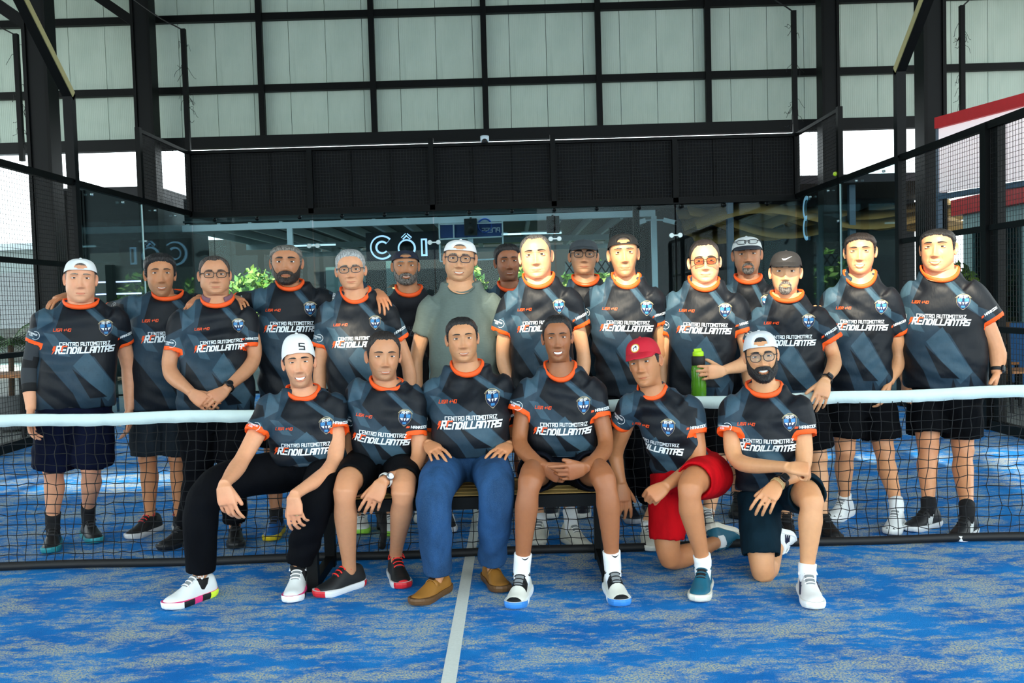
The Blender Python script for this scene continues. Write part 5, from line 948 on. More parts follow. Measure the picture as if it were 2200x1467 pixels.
        if b1.n: b1.obj('chest_lettering',[PRW,PRO] if not dim else [mat('faint_print',(70,78,88),.6,var=0)]*2,shirt,org)
        q4,l4=letters('LIGA +40',.0145*ss,.0092*ss,.0030*ss,.0042*ss,.25); V,F,_=conform(sb,cb+er*(-.105*ss*P.get('kx',1.)-l4/2)+eu*-.128,er,eu,ef,[q for q,_ in q4],.0028)
        if F and not dim: obj('league_lettering',V,F,PRO,shirt,org,smooth=False)
        cr_=MB(); c0=cb+er*.125*ss*P.get('kx',1.)+eu*-.112; sc_=ss
        def strip(f0,f1,zs): return [[V3(f0(a)+(f1(a)-f0(a))*k0/5,a),V3(f0(a)+(f1(a)-f0(a))*(k0+1)/5,a),V3(f0(b_)+(f1(b_)-f0(b_))*(k0+1)/5,b_),V3(f0(b_)+(f1(b_)-f0(b_))*k0/5,b_)] for a,b_ in zip(zs[:-1],zs[1:]) for k0 in range(5)]
        wsh=lambda z_,e=0.: np.interp(z_,[-.046-e,-.040,-.025,-.005,.02,.034+e],[.001,.010,.026,.034,.034,.022])+e*.6
        for (f0,f1,zs,m_,of) in ((lambda z_:-wsh(z_,.003),lambda z_:wsh(z_,.003),np.linspace(-.049,.037,13),3,.0022),(lambda z_:-wsh(z_),lambda z_:wsh(z_),np.linspace(-.045,.033,12),0,.0036),
              (lambda z_:-.030,lambda z_:-.006,np.linspace(.0,.018,4),1,.0046),(lambda z_:.006,lambda z_:.030,np.linspace(.0,.018,4),1,.0046),(lambda z_:-.010,lambda z_:.010,np.linspace(-.036,-.024,3),1,.0046),
              (lambda z_:-.026*(z_+.026)/.026-.004,lambda z_:-.007-.010*(z_+.026)/.026*0-.004,np.linspace(-.016,-.002,4),2,.0050),(lambda z_:.011,lambda z_:.026*(z_+.026)/.026+.004,np.linspace(-.016,-.002,4),2,.0050),(lambda z_:-.007*(z_+.02)/.02,lambda z_:.007*(z_+.02)/.02,np.linspace(-.018,-.004,4),2,.0052)):
            V,F,_=conform(sb,c0,er,eu,ef,[[p*sc_ for p in q] for q in strip(f0,f1,zs)],of)
            if F: cr_.add(V,F,m_)
        q5,l5=letters('RHP',.0125*ss,.010*ss,.0030*ss,.0050*ss,cut=.006); V,F,_=conform(sb,c0+er*-l5/2+eu*.019*ss,er,eu,ef,[q for q,_ in q5],.0052)
        if F: cr_.add(V,F,2)
        an=np.linspace(.55,PI-.55,13); arc=[[V3(math.cos(a)*.046,math.sin(a)*.046-.004),V3(math.cos(a)*.0485,math.sin(a)*.0485-.004),V3(math.cos(b_)*.0485,math.sin(b_)*.0485-.004),V3(math.cos(b_)*.046,math.sin(b_)*.046-.004)] for a,b_ in zip(an[:-1],an[1:])]; V,F,_=conform(sb,c0,er,eu,ef,[[p*sc_ for p in q] for q in arc],.0026)
        if F: cr_.add(V,F,3)
        if cr_.n and not dim: cr_.obj('crest',[PRN,PRB,PRW,PRG],shirt,org)
        for i in(0,1):
            s0,d,L,hr=sax[i]; c1=s0+d*(L-.062); sd=nrm(np.cross(d,ef)); sd=sd if sd@er>0 else -sd; fw_=nrm(ef+sd*(.35 if i else -.35)); rt=nrm(np.cross(-d,fw_)); rt=rt if rt@er>0 else -rt; b2=MB()
            if i:
                q6,l6=letters('HANKOOK',.0125,.0085,.0030,.0040,.15); V,F,_=conform(sb,c1-rt*(l6/2-.006),rt,-d,fw_,[q for q,_ in q6],.0028,.34)
                if F: b2.add(V,F,0)
                V,F,_=conform(sb,c1-rt*(l6/2+.012),rt,-d,fw_,[[V3(-.004,-.001),V3(.012,.004),V3(.014,.009),V3(.0,.009)],[V3(-.006,-.003),V3(.010,-.001),V3(.011,.003),V3(-.003,.001)]],.0028,.34)
                if F: b2.add(V,F,1)
            else:
                a=np.linspace(-1.9,2.2,19); rr_=.022; Q=[[V3(math.cos(p)*rr_,math.sin(p)*rr_),V3(math.cos(p)*(rr_+.0022),math.sin(p)*(rr_+.0022)),V3(math.cos(q)*(rr_+.0022),math.sin(q)*(rr_+.0022)),V3(math.cos(q)*rr_,math.sin(q)*rr_)] for p,q in zip(a[:-1],a[1:])]; q7,l7=letters('EXTRARIOS',.0075,.005,.0016,.0024); Q+=[[p+V3(-.05,.0015) for p in q] for q,_ in q7]; q8,_=letters('ICOS',.0075,.005,.0016,.0024); Q+=[[p+V3(-.036,-.010) for p in q] for q,_ in q8]
                V,F,_=conform(sb,c1,rt,-d,fw_,Q,.0028,.34)
                if F: b2.add(V,F,0)
            if b2.n and not dim: b2.obj('sleeve_lettering',[PRW,PRO],shirt,org)
    # ---- trousers or shorts
    pn,end,r3_,r4_=P['pants']; lg=math.sqrt(g); pp=[]; last=rows[-1]; pw=np.linalg.norm(hip[1]-hip[0])/2
    t_,X2=path(np.array([list(last[:3]+eu*.05)+[last[3]*.93,last[3]*last[4]*.86],list(last[:3]*.5+pel*.5)+[max(last[3]*.92,pw+.09),last[3]*last[4]*.85],list(pel)+[pw+.095*lg,.105*g],list(pel-eu*.07)+[pw+.06,.085]]),4); pp.append(loft(X2[:,:3],X2[:,3],X2[:,4],28,side=er,p=2.3))
    for i in(0,1):
        t_,Q=path([hip[i],knee[i],ank[i]],14); keep=t_<=end+1e-6; Q=Q[keep]; tk=t_[keep]
        if end<=1.: kr=[(0,.110*lg),(.5,.5*(.112*lg+r3_)),(end,r3_)]
        else: kr=[(0,.112*lg),(.5,.104*lg),(1,r3_),(1.5,.5*(r3_+r4_)+.002),(end,r4_)]
        rr=np.interp(tk,[a for a,_ in kr],[b_ for _,b_ in kr]); pp.append(loft_lip(Q,rr,rr*(1.04 if end<=1 else 1.),20,lip=.86 if end<=1 else .82,depth=.04))
    PV,PF,PN=remesh(pp,.0095,4,.5); lp=PV-pel; fold=np.zeros(len(PV))
    for q in range(8):
        an=dr.uniform(-1.2,1.2); c0=hip[q%2]+(knee[q%2]-hip[q%2])*dr.uniform(.0,1.)if q<5 else knee[q%2]+(ank[q%2]-knee[q%2])*dr.uniform(0,1); fold+=np.exp(-(np.linalg.norm(PV-c0,axis=1)/.14)**2)*np.sin(dr.uniform(40,80)*(lp[:,2]*math.cos(an)+lp[:,0]*math.sin(an))+q)*.0045
    pname='trousers' if end>1.2 else 'shorts'
    if pn=='denim': pname='jeans'
    obj(pname,PV+PN*fold[:,None],PF,cloth(pn),body,org)
    # ---- socks and shoes
    for i in(0,1):
        if P.get('sock'):
            sc_,hh=P['sock']; v=knee[i]-ank[i]; Ls=np.linalg.norm(v); v/=Ls; fr_=min(.9,hh*.72); Pq,rq,tq=legp[i]; sel=tq>=2-fr_; dd=nrm(toe[i]-ank[i])
            dh=nrm(dd*V3(1,1,0)) if not (P['k'] in('p21','p22') and i==0) else dd; dz=max(.03,ank[i][2]-.055) if not (P['k'] in('p21','p22') and i==0) else .03; pts=np.concatenate([Pq[sel],[ank[i]-V3(0,0,dz*.5)+dh*.004,ank[i]-V3(0,0,dz)+dh*.012]]); rr=np.concatenate([rq[sel]*1.04+.0055,[.0400,.036]]); V,F=loft(pts,rr,rr,18); so=obj('sock',V,F,mat('sock_'+sc_,(236,238,238) if sc_=='white' else (18,18,21),.85,var=.05,bump=.3,bscale=300),body,org)
            if P['k']=='p20':
                c=ank[i]+v*(fr_*Ls*.62)+V3(.012,0,0); bvs=BVHTree.FromPolygons([Vector(p) for p in V],F); t=np.linspace(0,1,10); cx2=-.020+.042*t; cz2=.012-.016*np.sin(PI*np.clip(t*.9,0,1))*1.+.004*t; 
                if i==0: cx2=-cx2
                th2=.0035*np.sin(PI*np.clip(t,.06,1)); Q=[[V3(cx2[j],cz2[j]-th2[j]),V3(cx2[j+1],cz2[j+1]-th2[j+1]),V3(cx2[j+1],cz2[j+1]+th2[j+1]),V3(cx2[j],cz2[j]+th2[j])] for j in range(9)]
                V,F,_=conform(bvs,c,V3(1,0,0),V3(0,0,1),V3(0,-1,0),Q,.002,.6)
                if F: obj('emblem',V,F,PRK,so,org,smooth=False)
        kn=P['k'] in('p21','p22') and i==0
        make_shoe(body,org,ank[i],toe[i],P['shoe'],(V3(.15,-.55,-.8) if kn else None),1.0 if P['Y']<0 else 1.02)
    # ---- things worn
    if P.get('watch'):
        sd,wc=P['watch']; i=1; d,t,n_=frames[i]; v=nrm(wr[i]-el[i]); c=wr[i]-v*.030; bk_=nrm(-n_-v*(-n_@v)); ph=np.linspace(0,2*PI,25)[:-1]; s2=np.cross(v,bk_); ringp=[c+bk_*.032*math.cos(a)+s2*.034*math.sin(a) for a in ph]; b_=MB(); V=[]
        for a,h in ((.0,-.010),(.003,-.008),(.003,.008),(.0,.010)): V.append(np.array([p+nrm(p-c)*a+v*h for p in ringp]))
        V=np.concatenate(V); F=[(i_*24+j,i_*24+(j+1)%24,(i_+1)*24+(j+1)%24,(i_+1)*24+j) for i_ in range(3) for j in range(24)]; wm=mat('watch_strap_'+wc,(22,23,25) if wc=='black' else (206,206,200),.5); wo=obj('watch',V,F,wm,body,org)
        fdir=nrm(bk_-V3(0,.6,0)); fdir=nrm(fdir-v*(fdir@v)); V,F=loft([c+fdir*.031,c+fdir*.042,c+fdir*.044],[.021,.021,.017],[.019,.019,.016],20,side=v,p=2.0 if P['k'] in('p3','p18') else 4.); obj('case',V,F,mat('watch_case',(40,42,46),.3,.6) if wc=='black' else STEEL,wo,org); V,F=loft([c+fdir*.044,c+fdir*.0452],.015,.014,20,side=v,p=2.0 if P['k'] in('p3','p18') else 4.); obj('dial',V,F,mat('dial_black',(14,16,20),.15,var=0) if wc=='black' else PRW,wo,org,smooth=False)
    if P.get('bracelet'):
        i=1; v=nrm(wr[i]-el[i]); c=wr[i]-v*.004; a0=nrm(np.cross(v,V3(0,0,1))); a1=np.cross(v,a0); b_=MB()
        for q in (0,.008,.015): b_.tube([c+v*q+a0*.0335*math.cos(a)+a1*.0325*math.sin(a) for a in np.linspace(0,2*PI,22)],.0022,6)
        b_.obj('bracelet',mat('beige_beads',(196,170,120),.4),body,org,True)
    if P['k']=='p1':
        v1=nrm(el[0]-sh[0]); pts=path([A(P['sl'][0][:3])-v1*.02,el[0],el[0]*.42+wr[0]*.58],6)[1]; rr=np.interp(np.linspace(0,1,len(pts)),[0,.4,.6,1],[.0505,.046,.048,.042])*g; V,F=loft(pts,rr,rr,18); hz_=V[:,2]; mi=[]; z1,z0=hz_.max(),hz_.min()
        for f_ in F: q=(V[list(f_)].mean(0)[2]-z0)/(z1-z0); mi.append(1 if q<.22 or .48<q<.66 else 0)
        tag(obj('arm_sleeve',V,F,[mat('grey_compression_knit',(48,52,56),.8),mat('black_compression_knit',(14,14,16),.8)],body,org,mi),'grey compression sleeve with black bands')
    if P.get('tattoo'):
        i=1; c=el[i]+(wr[i]-el[i])*.28; bb=BVHTree.FromPolygons([Vector(v_) for v_ in BV],[tuple(f_) for f_ in BF]); Q=[]
        for a,b_ in (((-.012,-.03),(.004,.0)),((.004,0),(-.006,.02)),((-.006,.02),(.012,.03)),((-.012,-.012),(.010,.010)),((-.010,.005),(.006,-.018))):
            a,b_=V3(*a),V3(*b_); d=nrm(b_-a); nn=V3(-d[1],d[0])*.0014; Q.append([a-nn,b_-nn,b_+nn,a+nn])
        V,F,_=conform(bb,c,V3(1,0,0),V3(0,0,1),V3(-.3,-.95,0),Q,.001,.5)
        if F: obj('tattoo',V,F,mat('tattoo_ink',(70,66,66),.6,var=0),body,org,smooth=False)
    if P['k'] in('p3','p14','p22','p17'):
        i=1; d,t,n_=frames[i]; kz=2; base=wr[i]-t*.0098*hs+d*.088*hs+ (n_*.004); a0,a1=t,n_; pts=[base+a0*.0105*math.cos(a)+a1*.0105*math.sin(a) for a in np.linspace(0,2*PI,16)]; V,F=loft(pts,.0016,.0016,6); obj('ring',V,F,mat('gold_ring',(200,180,130),.25,1.,var=0),body,org)
    return body
DIMK=None; SPLIT=('p3','p20','p22')

PEOPLE = [
{'k':'p1','head':{'o':[-2.242,0.31,1.625],'up':[0.051,0.0,0.999],'S':1.035,'w':1.0,'lo':1.16,'yaw':25.6,'pitch':0},'crown':0.755,'col':{'c':[-2.292,0.4,1.493],'w':0.095,'drop':0.042},'al':0.38,'sh':[[-2.467,0.33,1.384],[-2.133,0.499,1.382]],'rows':[[-2.31,0.42,1.274,0.212,0.6],[-2.332,0.4,1.095,0.217,0.66],[-2.35,0.4,0.956,0.223,0.66],[-2.369,0.42,0.85,0.225,0.62]],'sl':[[-2.53,0.315,1.238,0.063],[-2.115,0.569,1.214,0.057]],'el':[[-2.557,0.302,1.103],[-2.122,0.624,1.072]],'wr':[[-2.533,0.234,0.869],[-2.121,0.605,0.812]],'hand':[[[-2.534,0.213,0.75],[1,0.2,0],'relax'],[[-2.114,0.588,0.683],[-1,0,0],'relax']],'hip':[[-2.439,0.344,0.839],[-2.262,0.435,0.823]],'knee':[[-2.497,0.39,0.49],[-2.271,0.39,0.498]],'ank':[[-2.571,0.484,0.153],[-2.437,0.66,0.171]],'toe':[[-2.501,0.294,0.015],[-2.309,0.5,0.015]],'Y':0.42,'skin':0,'pants':['navy',0.96,0.125,0.118],'sock':['black',0.26],'shoe':'black_teal','cap':['white','back'],'g':1.08,'neck':1.2,'fat':0.1,'smile':0.25},
{'k':'p2','head':{'o':[-1.898,0.64,1.655],'up':[0.007,0.0,1.0],'S':1.068,'w':1.0,'lo':1.16,'yaw':24.9,'pitch':0},'crown':0.834,'col':{'c':[-1.901,0.73,1.535],'w':0.092,'drop':0.047},'al':0.311,'sh':[[-2.107,0.672,1.447],[-1.738,0.81,1.451]],'rows':[[-1.933,0.75,1.264,0.222,0.6],[-1.95,0.73,1.029,0.205,0.64],[-1.976,0.75,0.796,0.208,0.62]],'sl':[[-2.294,0.786,1.428,0.059],[-1.623,0.79,1.409,0.059]],'el':[[-2.397,0.81,1.431],[-1.57,0.81,1.407]],'wr':[[-2.428,0.55,1.532],[-1.436,0.59,1.483]],'hand':[[[-2.514,0.41,1.489],[0,0,-1],'drape'],[[-1.287,0.39,1.445],[0,0,-1],'drape']],'hip':[[-2.075,0.75,0.763],[-1.867,0.75,0.757]],'knee':[[-2.067,0.72,0.484],[-1.875,0.72,0.479]],'ank':[[-2.089,0.76,0.108],[-1.905,0.778,0.098]],'toe':[[-2.156,0.57,0.015],[-1.801,0.598,0.015]],'Y':0.75,'skin':1,'pants':['charcoal',0.97,0.105,0.1],'sock':['black',0.1],'shoe':'black_grey','hair':['black',0.024,-0.004],'smile':0.4,'stub':0.35,'teeth':0.4},
{'k':'p3','head':{'o':[-1.464,0.34,1.625],'up':[-0.004,0.0,1.0],'S':1.072,'w':1.0,'lo':0.92,'yaw':20.2,'pitch':0},'crown':0.779,'col':{'c':[-1.489,0.43,1.487],'w':0.092,'drop':0.053},'al':0.269,'sh':[[-1.691,0.387,1.354],[-1.341,0.495,1.364]],'rows':[[-1.535,0.45,1.222,0.185,0.62],[-1.508,0.41,1.042,0.212,0.72],[-1.512,0.41,0.902,0.227,0.72],[-1.533,0.45,0.772,0.225,0.66]],'sl':[[-1.73,0.333,1.165,0.057],[-1.319,0.461,1.173,0.064]],'el':[[-1.746,0.31,1.084],[-1.29,0.45,1.117]],'wr':[[-1.561,0.148,0.945],[-1.389,0.201,0.953]],'hand':[[[-1.452,0.122,0.87],[0.5,0.5,-0.5],'clasp'],[[-1.483,0.092,0.877],[-0.5,0.5,-0.5],'clasp']],'hip':[[-1.628,0.407,0.766],[-1.424,0.47,0.752]],'knee':[[-1.651,0.43,0.424],[-1.44,0.43,0.418]],'ank':[[-1.757,0.467,0.063],[-1.456,0.48,0.079]],'toe':[[-1.848,0.287,0.015],[-1.392,0.28,0.015]],'Y':0.45,'skin':2,'pants':['black_trouser',1.9,0.085,0.07],'sock':['black',0.1],'shoe':'black','hair':['brown_grey',0.01,0.012],'glasses':'black','fat':0.12,'g':1.08,'neck':1.15,'smile':0.05,'watch':['b','black'],'polo':1,'age':1},
{'k':'p4','head':{'o':[-1.111,0.59,1.699],'up':[0.019,0.0,1.0],'S':1.154,'w':1.0,'lo':0.965,'yaw':10.9,'pitch':0},'crown':0.63,'col':{'c':[-1.113,0.68,1.581],'w':0.082,'drop':0.056},'al':0.206,'sh':[[-1.298,0.659,1.465],[-0.926,0.741,1.457]],'rows':[[-1.124,0.7,1.302,0.201,0.6],[-1.135,0.68,1.068,0.189,0.64],[-1.141,0.7,0.861,0.194,0.64]],'sl':[[-1.47,0.756,1.473,0.056],[-0.794,0.756,1.432,0.056]],'el':[[-1.601,0.8,1.455],[-0.693,0.8,1.42]],'wr':[[-1.62,0.5,1.488],[-0.544,0.56,1.494]],'hand':[[[-1.678,0.28,1.37],[0,0,-1],'drape'],[[-0.425,0.36,1.362],[0,0,-1],'drape']],'hip':[[-1.244,0.7,0.775],[-1.038,0.7,0.769]],'knee':[[-1.255,0.67,0.47],[-1.044,0.67,0.464]],'ank':[[-1.242,0.629,0.094],[-1.041,0.698,0.081]],'toe':[[-1.24,0.429,0.015],[-0.967,0.508,0.015]],'Y':0.7,'skin':3,'pants':['black',0.8,0.1,0.1],'sock':['black',0.3],'shoe':'blue_yellow','hair':['grey_dark',0.017,0],'beard':['full_dark',0.012],'smile':0.0,'brow':1.4,'age':0.5},
{'k':'p5','head':{'o':[-0.679,0.39,1.632],'up':[-0.034,0.0,0.999],'S':1.051,'w':1.0,'lo':0.935,'yaw':7.9,'pitch':0},'crown':0.891,'col':{'c':[-0.669,0.48,1.519],'w':0.088,'drop':0.09},'al':0.147,'sh':[[-0.833,0.475,1.378],[-0.503,0.525,1.379]],'rows':[[-0.66,0.5,1.251,0.184,0.6],[-0.657,0.47,1.069,0.196,0.66],[-0.668,0.5,0.84,0.194,0.66]],'sl':[[-0.894,0.482,1.166,0.048],[-0.399,0.548,1.194,0.057]],'el':[[-0.899,0.485,1.047],[-0.377,0.564,1.04]],'wr':[[-0.893,0.446,0.838],[-0.369,0.525,0.814]],'hand':[[[-0.893,0.426,0.728],[1,0,0],'relax'],[[-0.365,0.506,0.702],[-1,0,0],'relax']],'hip':[[-0.762,0.486,0.787],[-0.569,0.515,0.778]],'knee':[[-0.776,0.47,0.477],[-0.578,0.47,0.471]],'ank':[[-0.726,0.721,0.087],[-0.532,0.657,0.097]],'toe':[[-0.689,0.521,0.015],[-0.496,0.457,0.015]],'Y':0.5,'skin':4,'pants':['black',0.9,0.1,0.1],'sock':['white',0.1],'shoe':'white_green','hair':['silver',0.014,0],'glasses':'grey','smile':0.3,'age':1},
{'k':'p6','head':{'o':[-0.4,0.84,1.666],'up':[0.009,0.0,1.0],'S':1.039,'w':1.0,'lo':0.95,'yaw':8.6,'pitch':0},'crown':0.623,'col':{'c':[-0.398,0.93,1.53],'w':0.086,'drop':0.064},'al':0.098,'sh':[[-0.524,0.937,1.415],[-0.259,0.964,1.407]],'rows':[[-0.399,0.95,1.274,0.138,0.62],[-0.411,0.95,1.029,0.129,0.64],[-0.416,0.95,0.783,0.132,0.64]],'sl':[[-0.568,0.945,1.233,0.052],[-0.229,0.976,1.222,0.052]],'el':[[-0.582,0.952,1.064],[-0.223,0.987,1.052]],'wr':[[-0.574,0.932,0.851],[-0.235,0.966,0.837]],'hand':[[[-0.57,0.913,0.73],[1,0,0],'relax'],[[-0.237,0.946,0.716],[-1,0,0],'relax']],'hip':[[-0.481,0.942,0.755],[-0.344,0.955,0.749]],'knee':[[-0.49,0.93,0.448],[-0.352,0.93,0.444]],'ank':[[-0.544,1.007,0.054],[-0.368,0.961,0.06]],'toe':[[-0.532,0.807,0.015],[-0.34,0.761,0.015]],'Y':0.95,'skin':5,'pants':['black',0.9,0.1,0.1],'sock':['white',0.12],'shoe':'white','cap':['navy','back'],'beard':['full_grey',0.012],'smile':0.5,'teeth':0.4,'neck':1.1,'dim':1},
{'k':'p7','head':{'o':[-0.041,0.59,1.688],'up':[0.073,0.0,0.997],'S':1.186,'w':1.0,'lo':0.98,'yaw':1.3,'pitch':4},'crown':0.6,'col':{'c':[-0.038,0.68,1.562],'w':0.1,'drop':0.088},'al':0.048,'sh':[[-0.237,0.69,1.387],[0.145,0.709,1.394]],'rows':[[-0.042,0.7,1.241,0.212,0.62],[-0.038,0.67,1.037,0.214,0.68],[-0.044,0.7,0.8,0.213,0.68]],'sl':[[-0.308,0.703,1.219,0.059],[0.221,0.728,1.203,0.053]],'el':[[-0.342,0.715,1.058],[0.228,0.743,1.039]],'wr':[[-0.328,0.666,0.788],[0.212,0.712,0.767]],'hand':[[[-0.324,0.646,0.668],[1,0,0],'relax'],[[0.209,0.672,0.649],[-1,0,0],'relax']],'hip':[[-0.156,0.694,0.73],[0.063,0.705,0.722]],'knee':[[-0.164,0.67,0.438],[0.056,0.67,0.432]],'ank':[[-0.179,0.707,0.066],[0.059,0.681,0.065]],'toe':[[-0.148,0.507,0.015],[0.081,0.481,0.015]],'Y':0.7,'skin':6,'pants':['black',0.9,0.1,0.1],'sock':['black',0.1],'shoe':'black_white','cap':['white','back'],'glasses':'navy','smile':0.5,'teeth':0.5,'fat':0.1,'neck':1.15,'tee':'grey_green','g':1.1,'stub':0.15},
{'k':'p8','head':{'o':[0.264,1.04,1.685],'up':[-0.019,0.0,1.0],'S':1.04,'w':1.0,'lo':1.058,'yaw':6.2,'pitch':0},'crown':0.787,'col':{'c':[0.262,1.13,1.539],'w':0.079,'drop':0.057},'al':0.003,'sh':[[0.13,1.15,1.442],[0.401,1.15,1.434]],'rows':[[0.258,1.15,1.28,0.139,0.62],[0.247,1.15,1.027,0.136,0.64],[0.24,1.15,0.773,0.136,0.64]],'sl':[[0.086,1.16,1.254,0.051],[0.434,1.162,1.243,0.051]],'el':[[0.074,1.169,1.095],[0.436,1.171,1.084]],'wr':[[0.075,1.149,0.89],[0.423,1.15,0.879]],'hand':[[[0.072,1.129,0.78],[1,0,0],'relax'],[[0.42,1.13,0.77],[-1,0,0],'relax']],'hip':[[0.176,1.15,0.759],[0.318,1.15,0.755]],'knee':[[0.166,1.15,0.44],[0.309,1.15,0.436]],'ank':[[0.146,1.117,0.063],[0.314,1.096,0.063]],'toe':[[0.142,0.917,0.015],[0.32,0.896,0.015]],'Y':1.15,'skin':7,'pants':['black',0.9,0.1,0.1],'sock':['black',0.1],'shoe':'black','hair':['black',0.022,0],'smile':0.35,'stub':0.45,'goatee':0.4,'teeth':0.3},
{'k':'p9','head':{'o':[0.422,0.44,1.69],'up':[-0.051,0.0,0.999],'S':1.185,'w':1.0,'lo':1.016,'yaw':-3.6,'pitch':0},'crown':0.827,'col':{'c':[0.441,0.53,1.573],'w':0.094,'drop':0.083},'al':-0.024,'sh':[[0.275,0.554,1.408],[0.622,0.546,1.42]],'rows':[[0.449,0.55,1.274,0.187,0.6],[0.45,0.52,1.076,0.19,0.66],[0.445,0.55,0.831,0.196,0.66]],'sl':[[0.201,0.567,1.218,0.069],[0.701,0.562,1.244,0.063]],'el':[[0.208,0.576,1.08],[0.704,0.574,1.089]],'wr':[[0.293,0.504,0.84],[0.675,0.494,0.859]],'hand':[[[0.312,0.473,0.73],[1,0,0],'relax'],[[0.664,0.465,0.735],[-1,0,0],'relax']],'hip':[[0.342,0.552,0.748],[0.556,0.547,0.742]],'knee':[[0.342,0.52,0.465],[0.561,0.52,0.459]],'ank':[[0.404,0.338,0.11],[0.58,0.221,0.161]],'toe':[[0.368,0.138,0.015],[0.658,0.031,0.015]],'Y':0.55,'skin':8,'pants':['black',0.85,0.1,0.1],'sock':['white',0.2],'shoe':'cream','hair':['salt',0.007,0.012],'smile':0,'fat':0.08,'neck':1.15,'g':1.05,'age':0.6,'stub':0.12},
{'k':'p10','head':{'o':[0.746,0.84,1.704],'up':[0.025,0.0,1.0],'S':1.106,'w':1.0,'lo':0.96,'yaw':-2.6,'pitch':-4},'crown':0.6,'col':{'c':[0.759,0.93,1.563],'w':0.086,'drop':0.061},'al':-0.068,'sh':[[0.605,0.961,1.412],[0.908,0.94,1.404]],'rows':[[0.752,0.95,1.24,0.159,0.62],[0.743,0.95,0.995,0.156,0.64],[0.737,0.95,0.749,0.156,0.64]],'sl':[[0.563,0.974,1.208,0.052],[0.941,0.95,1.198,0.052]],'el':[[0.553,0.984,1.045],[0.944,0.957,1.035]],'wr':[[0.553,0.964,0.83],[0.931,0.938,0.822]],'hand':[[[0.549,0.944,0.719],[1,0,0],'relax'],[[0.926,0.919,0.711],[-1,0,0],'relax']],'hip':[[0.66,0.957,0.72],[0.822,0.946,0.717]],'knee':[[0.652,0.95,0.412],[0.814,0.95,0.407]],'ank':[[0.508,0.989,0.05],[0.714,0.965,0.05]],'toe':[[0.474,0.789,0.015],[0.683,0.765,0.015]],'Y':0.95,'skin':9,'pants':['black',0.9,0.1,0.1],'sock':['black',0.1],'shoe':'navy_white','cap':['dark_grey','front'],'hair':['salt',0.006,0],'glasses':'black','smile':0.1,'age':0.8},
{'k':'p11','head':{'o':[0.96,0.49,1.691],'up':[-0.034,0.0,0.999],'S':1.102,'w':1.0,'lo':1.123,'yaw':-4.2,'pitch':0},'crown':0.717,'col':{'c':[0.982,0.58,1.558],'w':0.086,'drop':0.086},'al':-0.106,'sh':[[0.803,0.619,1.427],[1.145,0.582,1.411]],'rows':[[0.954,0.6,1.273,0.2,0.6],[0.952,0.58,1.058,0.185,0.62],[0.966,0.6,0.805,0.175,0.62]],'sl':[[0.746,0.714,1.276,0.065],[1.173,0.635,1.243,0.049]],'el':[[0.713,0.769,1.187],[1.194,0.677,1.104]],'wr':[[0.696,0.931,1.242],[1.237,0.712,0.939]],'hand':[[[0.653,0.935,1.335],[0,-1,0],'relax'],[[1.258,0.71,0.82],[-1,0,0],'relax']],'hip':[[0.877,0.611,0.725],[1.062,0.591,0.722]],'knee':[[0.874,0.57,0.426],[1.047,0.57,0.421]],'ank':[[0.979,0.782,0.045],[1.133,0.873,0.059]],'toe':[[1.01,0.582,0.015],[1.152,0.673,0.015]],'Y':0.6,'skin':10,'pants':['black_trouser',1.85,0.08,0.07],'sock':['black',0.1],'shoe':'navy','cap':['black','back'],'smile':0.15,'stub':0.4,'fat':-0.04},
{'k':'p12','head':{'o':[1.447,0.49,1.626],'up':[-0.023,0.0,1.0],'S':1.133,'w':1.0,'lo':0.986,'yaw':-9.9,'pitch':0},'crown':0.939,'col':{'c':[1.459,0.58,1.522],'w':0.092,'drop':0.078},'al':-0.177,'sh':[[1.285,0.632,1.372],[1.643,0.565,1.351]],'rows':[[1.451,0.6,1.215,0.204,0.6],[1.429,0.57,1.002,0.203,0.66],[1.411,0.6,0.781,0.202,0.66]],'sl':[[1.235,0.669,1.176,0.058],[1.689,0.531,1.174,0.068]],'el':[[1.213,0.695,1.029],[1.697,0.505,1.033]],'wr':[[1.209,0.626,0.816],[1.481,0.226,0.979]],'hand':[[[1.209,0.606,0.702],[1,0,0],'relax'],[[1.306,0.198,0.972],[0,0.9,-0.1],'grip']],'hip':[[1.327,0.624,0.696],[1.522,0.588,0.695]],'knee':[[1.254,0.57,0.401],[1.513,0.57,0.394]],'ank':[[1.024,0.176,0.127],[1.423,0.451,0.062]],'toe':[[1.015,-0.024,0.015],[1.401,0.251,0.015]],'Y':0.6,'skin':11,'pants':['black',0.9,0.1,0.1],'sock':['white',0.1],'shoe':'cream','hair':['dark_brown',0.008,0.006],'glasses':'orange','smile':0.45,'fat':0.06,'neck':1.15,'g':1.1},
